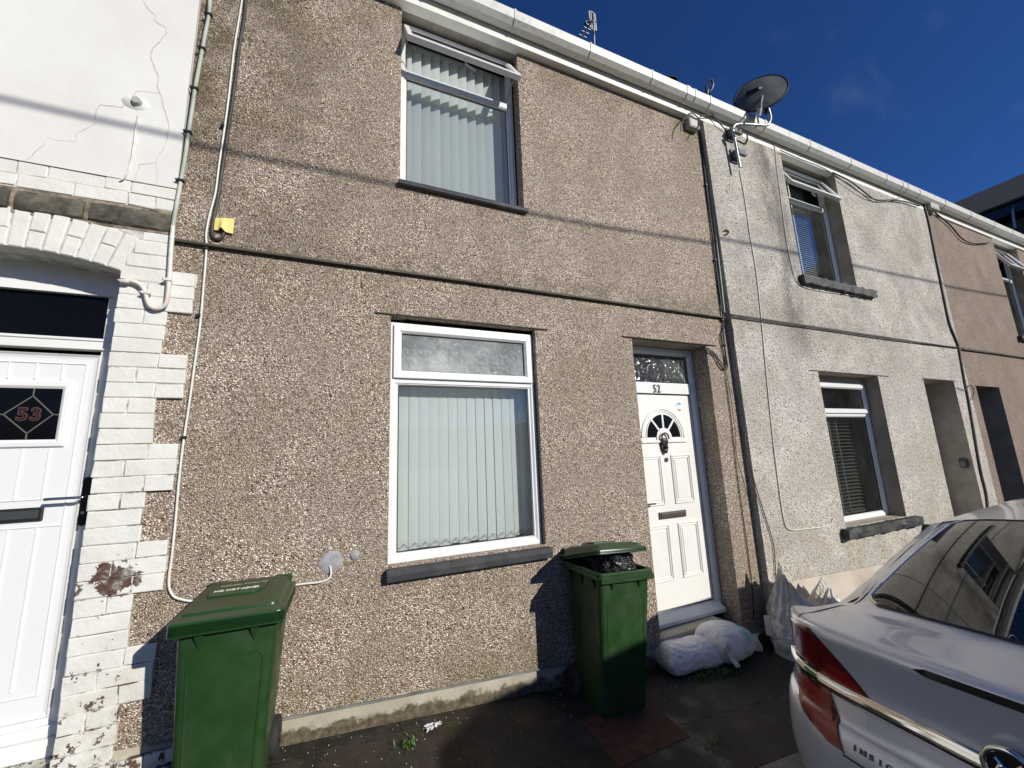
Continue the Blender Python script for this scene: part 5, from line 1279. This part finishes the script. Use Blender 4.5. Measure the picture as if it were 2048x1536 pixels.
# ================================================================== bits on the pavement
mp = [G(1165, 1440, gz(1.5)+.004), G(1300, 1400, gz(2)+.004), G(1380, 1470, gz(2)+.004), G(1240, 1536, gz(1.5)+.004)]
m = MB(); m.add([Vector((p.x, p.y, gz(p.x)+.006)) for p in mp]+[Vector((p.x, p.y, gz(p.x)-.02)) for p in mp], [(0, 1, 2, 3), (0, 1, 5, 4), (1, 2, 6, 5), (2, 3, 7, 6), (3, 0, 4, 7)]); tag(m.build('iron_cover', 'rust_plate', bevel=.004), 'rusty brown iron cover set in the pavement in front of the open bin', 'cover')
m = MB(); q0 = G(865, 1458, gz(.6)); rows = []
for i in range(8): rows.append([Vector((q0.x-.045+.09*i/7+.012*math.sin(j*2), q0.y-.03+.06*j/5*(1-.5*i/7), gz(q0.x)+.008+.028*abs(noise.noise(Vector((i*.6, j*.7, 2))))+.018*(i/7))) for j in range(6)])
m.grid(rows); tag(m.build('litter', 'paper_scrap', smooth=True, angle=20), 'crumpled white scrap lying on the pavement near the brown wall', 'litter')
m = MB()
for i in range(230):
    x = random.uniform(-.3, 4); y = -abs(random.gauss(0, .28))-.01; s = random.uniform(.0015, .0045)
    m.add([(x-s, y, gz(x)+.001), (x+s*.6, y-s, gz(x)+.001), (x+s*.5, y+s, gz(x)+.001), (x, y, gz(x)+.002+s*1.4)], [(0, 1, 3), (1, 2, 3), (2, 0, 3)])
tag(m.build('grit', 'grit'), kind='stuff', label='scattered fallen pebble chips on the pavement')
def weeds(name, spots, label):
    m = MB()
    for (x, y, n, sp) in spots:
        for i in range(n):
            a = random.uniform(0, 6.28); r_ = abs(random.gauss(0, sp)); px_, py_ = x+r_*math.cos(a), y+r_*math.sin(a)*.6; hgt = random.uniform(.01, .045); b = random.uniform(0, 6.28); l = random.uniform(.01, .03)
            p0 = Vector((px_, py_, gz(px_))); t_ = Vector((math.cos(b)*l, math.sin(b)*l, hgt)); s_ = Vector((-math.sin(b), math.cos(b), 0))*random.uniform(.002, .006)
            m.add([p0, p0+t_*.6+s_, p0+t_, p0+t_*.6-s_], [(0, 1, 2, 3)])
    tag(m.build(name, 'leaf_green'), label, 'weeds', kind='stuff')
weeds('weeds', [(3.0, -.28, 260, .10), (2.75, -.27, 90, .06), (3.72, -.04, 120, .05), (3.3, -.75, 80, .09), (3.9, -.35, 60, .08), (.45, -.25, 60, .05), (2.9, -1.0, 60, .1), (2.2, -.9, 40, .07)], 'small green weeds sprouting from pavement cracks and the wall foot')
o = bpy.data.objects['weeds']; 

# ================================================================== distant green bin behind the car
B3 = wheelie_bin((7.22, -.38, gz(7.22)), R(2), S4, .52, .52, .96, 'green wheelie bin by the pale wall, mostly hidden behind the car')

# ================================================================== car
CX0, CY0 = 1.955, -2.24
rows_c = [ # cx, cz, half width, a, b, drop
 (.14, .20, .74, .06, .28, 0), (.05, .29, .785, .06, .30, 0), (.01, .40, .81, .06, .32, 0), (.0, .52, .815, .06, .33, 0), (.008, .60, .815, .06, .33, 0), (.03, .645, .81, .06, .32, 0),
 (.06, .665, .805, .06, .31, 0), (.07, .72, .80, .06, .31, 0), (.076, .78, .80, .06, .31, 0), (.078, .83, .795, .06, .31, 0), (.068, .89, .79, .06, .31, 0), (.052, .95, .78, .06, .31, .004),
 (.042, .99, .775, .06, .31, .010), (.048, 1.018, .77, .06, .31, .018), (.085, 1.034, .765, .06, .30, .028), (.16, 1.042, .755, .07, .27, .035), (.30, 1.062, .745, .09, .20, .04),
 (.46, 1.088, .73, .12, .13, .045), (.773, 1.246, .708, .087, .097, .056), (1.087, 1.381, .687, .053, .063, .067), (1.40, 1.495, .665, .02, .03, .078), (1.50, 1.52, .655, .01, .02, .08), (2.2, 1.60, .625, 0, 0, .07),
 (2.80, 1.645, .635, .0, .0, .075), (3.15, 1.45, .66, -.06, -.03, .07), (3.75, 1.06, .71, -.15, -.12, .06), (4.25, .97, .75, -.08, -.05, .06), (4.62, .83, .76, -.10, -.18, .04), (4.80, .66, .77, -.10, -.28, .0), (4.84, .42, .77, -.08, -.28, 0), (4.78, .22, .74, -.06, -.2, 0)]
A_ = np.array(rows_c)
A_[:14, 2] += .10; A_[14, 2] += .08; A_[15, 2] += .05; A_[16, 2] += .025; A_[:16, 4] *= .80
rows_c = [tuple(r_) for r_ in A_]
def cr(u):
    u = max(0, min(len(A_)-1.0001, u)); i = int(u); t = u-i
    p0, p1, p2, p3 = A_[max(i-1, 0)], A_[i], A_[i+1], A_[min(i+2, len(A_)-1)]
    return .5*((2*p1)+(p2-p0)*t+(2*p0-5*p1+4*p2-p3)*t*t+(3*p1-p0-3*p2+p3)*t**3)
def cs(u, t):
    cx, cz, w, a, b, dz = cr(u); q = abs(t)
    return Vector((cx+a*q**2+b*q**6, w*t, cz-dz*q**3))
def cn(u, t):
    e1_, e2_ = 1e-3, 1e-3; n_ = (cs(u+e1_, t)-cs(u-e1_, t)).cross(cs(u, t+e2_)-cs(u, t-e2_)); n_.normalize()
    return -n_ if n_.x > 0 and u < 17 or (u >= 14 and n_.z < 0) else n_
CAR = empty('parked_car', (CX0, CY0, -.11), 'silver hatchback car parked close to the wall, seen from its rear left corner', 'car')
CAR.rotation_euler = (0, S4, 0)
TT = [-1+i/40 for i in range(81)]
def u_rows(u0, u1, step): n = max(1, int(round((u1-u0)/step))); return [u0+(u1-u0)*i/n for i in range(n+1)]
def glass_t(u):  # half width of the hatch glass as share of the width
    return .86-.05*(u-17.05)/3.0
def region(u):
    pass
body = MB(); hglass = MB(); wglass = MB()
US = u_rows(0, 30, .2)
nT = len(TT); PT = [[cs(u, t) for t in TT] for u in US]
for i in range(len(US)-1):
    um = (US[i]+US[i+1])/2
    for j in range(nT-1):
        tm = abs(TT[j]+TT[j+1])/2; q = [PT[i][j], PT[i][j+1], PT[i+1][j+1], PT[i+1][j]]
        if 17.1 < um < 20.0 and tm < .86-.02*(um-17): continue
        if 23.2 < um < 25.0 and tm < .90: continue
        body.add(q, [(0, 1, 2, 3)])
bo = body.build('body', 'silver_paint', CAR, smooth=True, local=True, angle=50)
def patch(u0, u1, tfun, off, name, material, parent, nu=24, nt_=48, t0=None):
    m = MB(); rows = []
    for i in range(nu+1):
        u = u0+(u1-u0)*i/nu; ta, tb = tfun(u)
        rows.append([cs(u, ta+(tb-ta)*j/nt_)+cn(u, ta+(tb-ta)*j/nt_)*off for j in range(nt_+1)])
    m.grid(rows); return m.build(name, material, parent, smooth=True, local=True, angle=60)
def gl_p(u, t):
    q = (u-17)/3; cx = .46+.94*q; cz = 1.088+.496*q-.089*q*q; w = .73-.065*q; a = .12-.10*q; b = .13-.10*q; dz = .045+.033*q; tt = abs(t)
    return Vector((cx+a*tt**2+b*tt**6, w*t, cz-dz*tt**3))
def gl_n(u, t):
    e_ = 1e-3; n_ = (gl_p(u+e_, t)-gl_p(u-e_, t)).cross(gl_p(u, t+e_)-gl_p(u, t-e_)).normalized(); return n_ if n_.z > 0 else -n_
def hg(u):
    v = (u-17.02)/3.04; c = .872-.075*v
    if v < .06: c -= .10*(1-v/.06)**2
    if v > .94: c -= .06*((v-.94)/.06)**2
    return (-c, c)
m = MB(); rows = []
for i in range(33):
    u = 17.02+3.04*i/32; ta, tb = hg(u); rows.append([gl_p(u, ta+(tb-ta)*j/56)+gl_n(u, ta+(tb-ta)*j/56)*.006 for j in range(57)])
m.grid(rows); gl = m.build('rear_window', 'car_glass', CAR, smooth=True, local=True, angle=60)
patch(23.1, 25.1, lambda u: (-.91, .91), .003, 'windscreen', 'car_glass', CAR)
m = MB(); path = []
for u in u_rows(17.02, 20.06, .08): path.append(gl_p(u, hg(u)[1])+gl_n(u, hg(u)[1])*.005)
m.tube(path, .006, 6, 1); m.build('window_trim', 'chrome', CAR, smooth=True, local=True); m = MB()
path = []
for u in u_rows(17.02, 20.06, .08): path.append(gl_p(u, hg(u)[0])+gl_n(u, hg(u)[0])*.005)
m.tube(path, .006, 6, 1)
m.build('window_trim', 'chrome', CAR, smooth=True, local=True)
for u in (17.02, 20.06): m = MB(); m.tube([gl_p(u, t)+gl_n(u, t)*.004 for t in [hg(u)[0]+(hg(u)[1]-hg(u)[0])*k2/40 for k2 in range(41)]], .006, 6, 1); m.build('seal', 'black_plastic', CAR, smooth=True, local=True)
m = MB(); m.tube([cs(20.5, t)+cn(20.5, t)*.001 for t in [-.9+1.8*k2/40 for k2 in range(41)]], .003, 6, 1)
m.build('roof_joint', 'black_plastic', CAR, smooth=True, local=True)
# sides
def side(s_):
    m = MB(); rows = []
    NX = 44
    for i in range(NX+1):
        v = i/NX; r_ = []
        for k2 in range(13):
            q = k2/12; z = .20+(.945-.20)*q
            ui = 0
            for kk in range(12):
                if rows_c[kk][1] <= z: ui = kk+(z-rows_c[kk][1])/(rows_c[kk+1][1]-rows_c[kk][1])
            e = cs(ui, 1.0); ymax = max(.905, abs(e.y)); fr = .30*(1 if z > .4 else .9)
            x1_ = 4.55-.1*abs(q-.4); x = e.x+(x1_-e.x)*v
            y = .915-.04*abs(q-.55) if x < 3.6 else .915-.04*abs(q-.55)-.10*((x-3.6)/.95)**2
            if x < e.x+.45: y = e.y+(.915-.04*abs(q-.55)-e.y)*math.sin(math.pi/2*min(1, (x-e.x)/.45))
            r_.append(Vector((x, y*s_, z)))
        rows.append(r_)
    wheels = (.88, 3.62)
    for i in range(NX):
        for k2 in range(12):
            c_ = (rows[i][k2]+rows[i+1][k2+1])/2
            if any((c_.x-wx)**2+(c_.z-.31)**2 < .35**2 for wx in wheels): continue
            m.add([rows[i][k2], rows[i+1][k2], rows[i+1][k2+1], rows[i][k2+1]], [(0, 1, 2, 3)])
    sg = MB()
    E = [cs(u, 1.0) for u in u_rows(11.2, 27.2, .1)]
    for i in range(NX):
        for (A0, A1) in ((rows[i][12], rows[i+1][12]),):
            def top(x):
                for a, b in zip(E, E[1:]):
                    if a.x <= x <= b.x and b.x > a.x: t = (x-a.x)/(b.x-a.x); p = a.lerp(b, t); return Vector((p.x, p.y*s_, p.z))
                p = E[0] if x < E[0].x else E[-1]; return Vector((p.x, p.y*s_, p.z))
            T0, T1 = top(A0.x), top(A1.x)
            f = lambda A, T, t: A.lerp(T, t)+Vector((0, s_*.05*math.sin(math.pi*t)*min(1, (T.z-A.z)/.4), 0))
            n = 6
            for k2 in range(n):
                t0, t1 = k2/n, (k2+1)/n; xm = (A0.x+A1.x)/2
                tgt = sg if (.95 < xm < 3.35 and 1 <= k2 < 5 and T0.z-A0.z > .2) else m
                tgt.add([f(A0, T0, t0), f(A1, T1, t0), f(A1, T1, t1), f(A0, T0, t1)], [(0, 1, 2, 3)])
    m.build('side_panel', 'silver_paint', CAR, smooth=True, local=True, angle=40); sg.build('side_window', 'car_glass', CAR, smooth=True, local=True)
    for wx in wheels:
        w = MB(); k_ = []
        for (yy, r1) in ((-.10, .22), (-.105, .30), (-.09, .325), (-.03, .33), (.03, .33), (.09, .325), (.105, .30), (.10, .22), (.06, .21)): k_.append([Vector((wx+r1*math.cos(a), s_*(.77+yy*s_*s_), .33+r1*math.sin(a))) for a in [2*math.pi*i/36 for i in range(36)]])
        w.loft(k_); wo_ = w.build('wheel', 'tyre_rubber', CAR, smooth=True, local=True, angle=40)
        w = MB(); 
        for k2 in range(7):
            a = 2*math.pi*k2/7; c, s = math.cos(a), math.sin(a); w.tube([(wx+c*.04, s_*.855, .33+s*.04), (wx+c*.215, s_*.835, .33+s*.215)], .016, 6, 1)
        w.cyl((wx, s_*.80, .33), (wx, s_*.865, .33), .05, 16); w.tube([(wx+.215*math.cos(2*math.pi*i/30), s_*.84, .33+.215*math.sin(2*math.pi*i/30)) for i in range(31)], .014, 6, 1); w.build('rim', 'galvanised', wo_, smooth=True, local=True)
for s_ in (-1, 1): side(s_)
m = MB(); m.box(.25, 4.5, -.72, .72, .18, .24); m.box(.30, 1.2, -.64, .64, .24, .98); m.box(1.2, 3.3, -.66, .66, .24, .5); m.box(3.3, 4.5, -.66, .66, .24, .8)
m.build('underbody', 'black_plastic', CAR, local=True)
m = MB(); m.box(1.22, 1.40, -.6, .6, .5, 1.0); m.box(2.1, 2.25, .12, .6, .5, 1.1); m.box(2.1, 2.25, -.6, -.12, .5, 1.1)
for y in (-.4, 0, .4): m.box(1.25, 1.35, y-.12, y+.12, 1.0, 1.2)
for y in (-.36, .36): m.box(2.12, 2.2, y-.12, y+.12, 1.1, 1.3)
m.build('seats', 'black_plastic', CAR, local=True, bevel=.04, seg=3)
# region on the tail picked out by (y, z)
def tail_u(z, lo=0, hi=13.5):
    for _ in range(40):
        mid = (lo+hi)/2
        if cr(mid)[1] < z: lo = mid
        else: hi = mid
    return lo
def tail_pt(y, z, off):
    u = tail_u(z); w = cr(u)[2]; t = y/w; t = max(-1, min(1, t)); return cs(u, t)+cn(u, t)*off
def tail_patch(loops, off, name, material, parent, n=14, side_=1):
    """loops: list of (z, y_in, y_out) rows"""
    m = MB(); rows = []; zs_ = [l[0] for l in loops]
    N_ = 30
    for i in range(N_+1):
        z = zs_[0]+(zs_[-1]-zs_[0])*i/N_
        ya = float(np.interp(z, zs_, [l[1] for l in loops])); yb = float(np.interp(z, zs_, [l[2] for l in loops]))
        rows.append([tail_pt(side_*(ya+(yb-ya)*j/n), z, off) for j in range(n+1)])
    back = [[p-cn(tail_u(zs_[0]), .5)*.0 for p in r_] for r_ in rows]
    m.grid(rows)
    # thin returns so that the lens has an edge
    bnd = rows[0]+[r_[-1] for r_ in rows[1:]]+list(reversed(rows[-1][:-1]))+[r_[0] for r_ in reversed(rows[1:-1])]
    inn = [p+Vector((off+.002, 0, 0)) for p in bnd]; m.grid([bnd, inn], close=True)
    return m.build(name, material, parent, smooth=True, local=True, angle=50)
for s_ in (1, -1):
    L1 = tail_patch([(.575, .50, .56), (.62, .515, .70), (.70, .55, .83), (.78, .585, .875), (.87, .605, .875), (.95, .612, .85), (.99, .625, .79), (1.0, .64, .70)], .006, 'tail_light', 'dark_red_lens', CAR, side_=s_)
    tail_patch([(.585, .50, .555), (.64, .525, .70), (.70, .555, .78), (.735, .575, .79)], .0085, 'lower_lens', 'red_lens', L1, side_=s_)
    tail_patch([(.76, .63, .76), (.80, .625, .78), (.825, .64, .79)], .010, 'reverse_lens', 'smoke_lens', L1, side_=s_)
    L2 = tail_patch([(.765, .39, .585), (.80, .40, .592), (.85, .45, .598), (.90, .50, .60), (.95, .555, .603), (.99, .605, .612)], .005, 'tail_light', 'dark_red_lens', CAR, side_=s_)
    tail_patch([(.81, .42, .575), (.84, .455, .58), (.865, .485, .57)], .0075, 'upper_lens', 'red_lens', L2, side_=s_)
# chrome wing bar
m = MB(); rows = []
for i in range(81):
    y = -.86+1.72*i/80; q = abs(y); mid = .772+.014*(q/.77)**2-.012*math.exp(-(q/.2)**2); hw = .033-.010*(q/.77)**1.5
    if q < .06: pass
    rows.append([tail_pt(y, mid-hw, .003), tail_pt(y, mid-hw*.9, .013), tail_pt(y, mid-.2*hw, .018), tail_pt(y, mid+hw*.75, .014), tail_pt(y, mid+hw, .003)])
m.grid(rows); m.build('chrome_bar', 'chrome', CAR, smooth=True, local=True, angle=60)
m = MB(); c_ = tail_pt(0, .785, .03)
for (ra, rt_) in ((.062, .010),): m.tube([c_+Vector((-.004, ra*math.cos(a), ra*math.sin(a))) for a in [2*math.pi*i/40 for i in range(41)]], rt_, 10, 1)
bdg = m.build('badge_ring', 'chrome', CAR, smooth=True, local=True)
m = MB(); m.cyl(c_+Vector((-.006, 0, 0)), c_+Vector((.03, 0, 0)), .06, 32); m.build('badge_field', 'black_gloss', bdg, local=True)
m = MB(); m.tube([c_+Vector((-.008, .035, -.035)), c_+Vector((-.010, .02, .01)), c_+Vector((-.010, -.005, .005)), c_+Vector((-.010, -.035, .035))], .008, 8, 3); m.tube([c_+Vector((-.009, .0, -.035)), c_+Vector((-.010, .01, .0)), c_+Vector((-.010, .03, .03))], .006, 8, 3); m.build('badge_emblem', 'chrome', bdg, smooth=True, local=True)
# high brake light
m = MB(); rows = []
for i in range(41):
    y = -.22+.44*i/40; e_ = min(1, (1-abs(y)/.22)*6); z0_, z1_ = 1.0-.013*e_, 1.0+.011*e_; rows.append([tail_pt(y, z0_, .002), tail_pt(y, z0_, .006), tail_pt(y, z1_, .006), tail_pt(y, z1_, .002)])
m.grid(rows); m.build('brake_light', 'black_gloss', CAR, local=True)
# shut lines
def seam(pts, r_=.0035):
    m = MB(); m.tube([tail_pt(y, z, .001) for y, z in pts], r_, 6, 4); m.build('shut_line', 'black_plastic', CAR, local=True)
for s_ in (1, -1): seam([(s_*.495, .57), (s_*.535, .63), (s_*.575, .72), (s_*.598, .82), (s_*.605, .92), (s_*.615, .985), (s_*.64, 1.0)])
m = MB(); 
for s_ in (1, -1): m.tube([cs(u, s_*t)+cn(u, s_*t)*.001 for u, t in ((13.1, .83), (13.8, .86), (14.8, .90), (16, .93), (17, .945), (18.5, .93), (20, .90), (20.5, .9))], .0022, 6, 4)
m.tube([tail_pt(y, .563, .001) for y in [-.5+i/20 for i in range(21)]], .004, 6, 1)
m.build('shut_line', 'black_plastic', CAR, local=True)
nc = (tail_pt(.30, .60, 0)); 
for i_, ch in enumerate('INSIGNIA'):
    y = .452-.030*i_; p = tail_pt(y, .612, .0); nrm = cn(tail_u(.612), y/.91); 
    X_ = Vector((0, -1, 0)); X_ = (X_-nrm*X_.dot(nrm)).normalized(); Z_ = nrm; Y_ = Z_.cross(X_)
    M_ = Matrix(((X_.x, Y_.x, Z_.x, p.x+nrm.x*.003), (X_.y, Y_.y, Z_.y, p.y+nrm.y*.003), (X_.z, Y_.z, Z_.z, p.z+nrm.z*.003), (0, 0, 0, 1)))
    text_mesh('badge_letter', ch, .027, M_, 'gunmetal', CAR, ext=.002, local=True, bold=.001, stretch=1.15)
m = MB(); pc = tail_pt(0, .50, .004); m.box(pc.x-.012, pc.x-.004, -.26, .26, .40, .51); npo = m.build('number_plate', 'sticker_white', CAR, bevel=.003, local=True)

# ================================================================== unseen van added behind the viewer to cast the pavement shadow
VY0, VY1 = -4.35, -6.2
VAN = empty('shadow_van', (5.0, -5.3, gz(5.0)-.115), 'dark grey van shape added out of view to cast shade on the pavement and car', 'van')
side_prof = [(2.74, .15), (2.66, .5), (2.60, 1.2), (2.60, 1.85), (2.68, 2.13), (2.90, 2.28), (3.57, 2.45), (4.2, 2.54), (4.87, 2.59), (5.76, 2.50), (6.4, 2.36), (7.0, 1.55), (7.9, 1.25), (8.15, .9), (8.2, .2), (8.1, -.05)]  # roofline shaped so its shadow falls across pavement, bin and car
m = MB(); m.loft([[(x, VY0-ins_, z) for x, z in side_prof] for ins_ in (0, 1.85)]); m.build('body', 'van_paint', VAN, bevel=.05, seg=3)
for yy in (VY0+.004, VY1-.004):
    m = MB(); m.box(5.9, 6.5, min(yy, yy+.002), max(yy, yy+.002), 1.2, 1.9); m.build('side_window', 'black_gloss', VAN)
for wx in (3.6, 7.5):
    for yy in (VY0-.12, VY1+.12):
        m = MB(); zc = gz(wx)-.115+.33; m.cyl((wx, yy-.11, zc), (wx, yy+.13, zc), .33, 28); wv = m.build('wheel', 'tyre_rubber', VAN, bevel=.02)
        m = MB(); m.cyl((wx, yy-.12, zc), (wx, yy+.14, zc), .19, 20); m.build('rim', 'galvanised', wv)
for yy in (VY0-.2, VY1+.2):
    m = MB(); m.box(2.625, 2.64, yy-.07, yy+.07, .85, 1.25); m.build('tail_light', 'dark_red_lens', VAN)
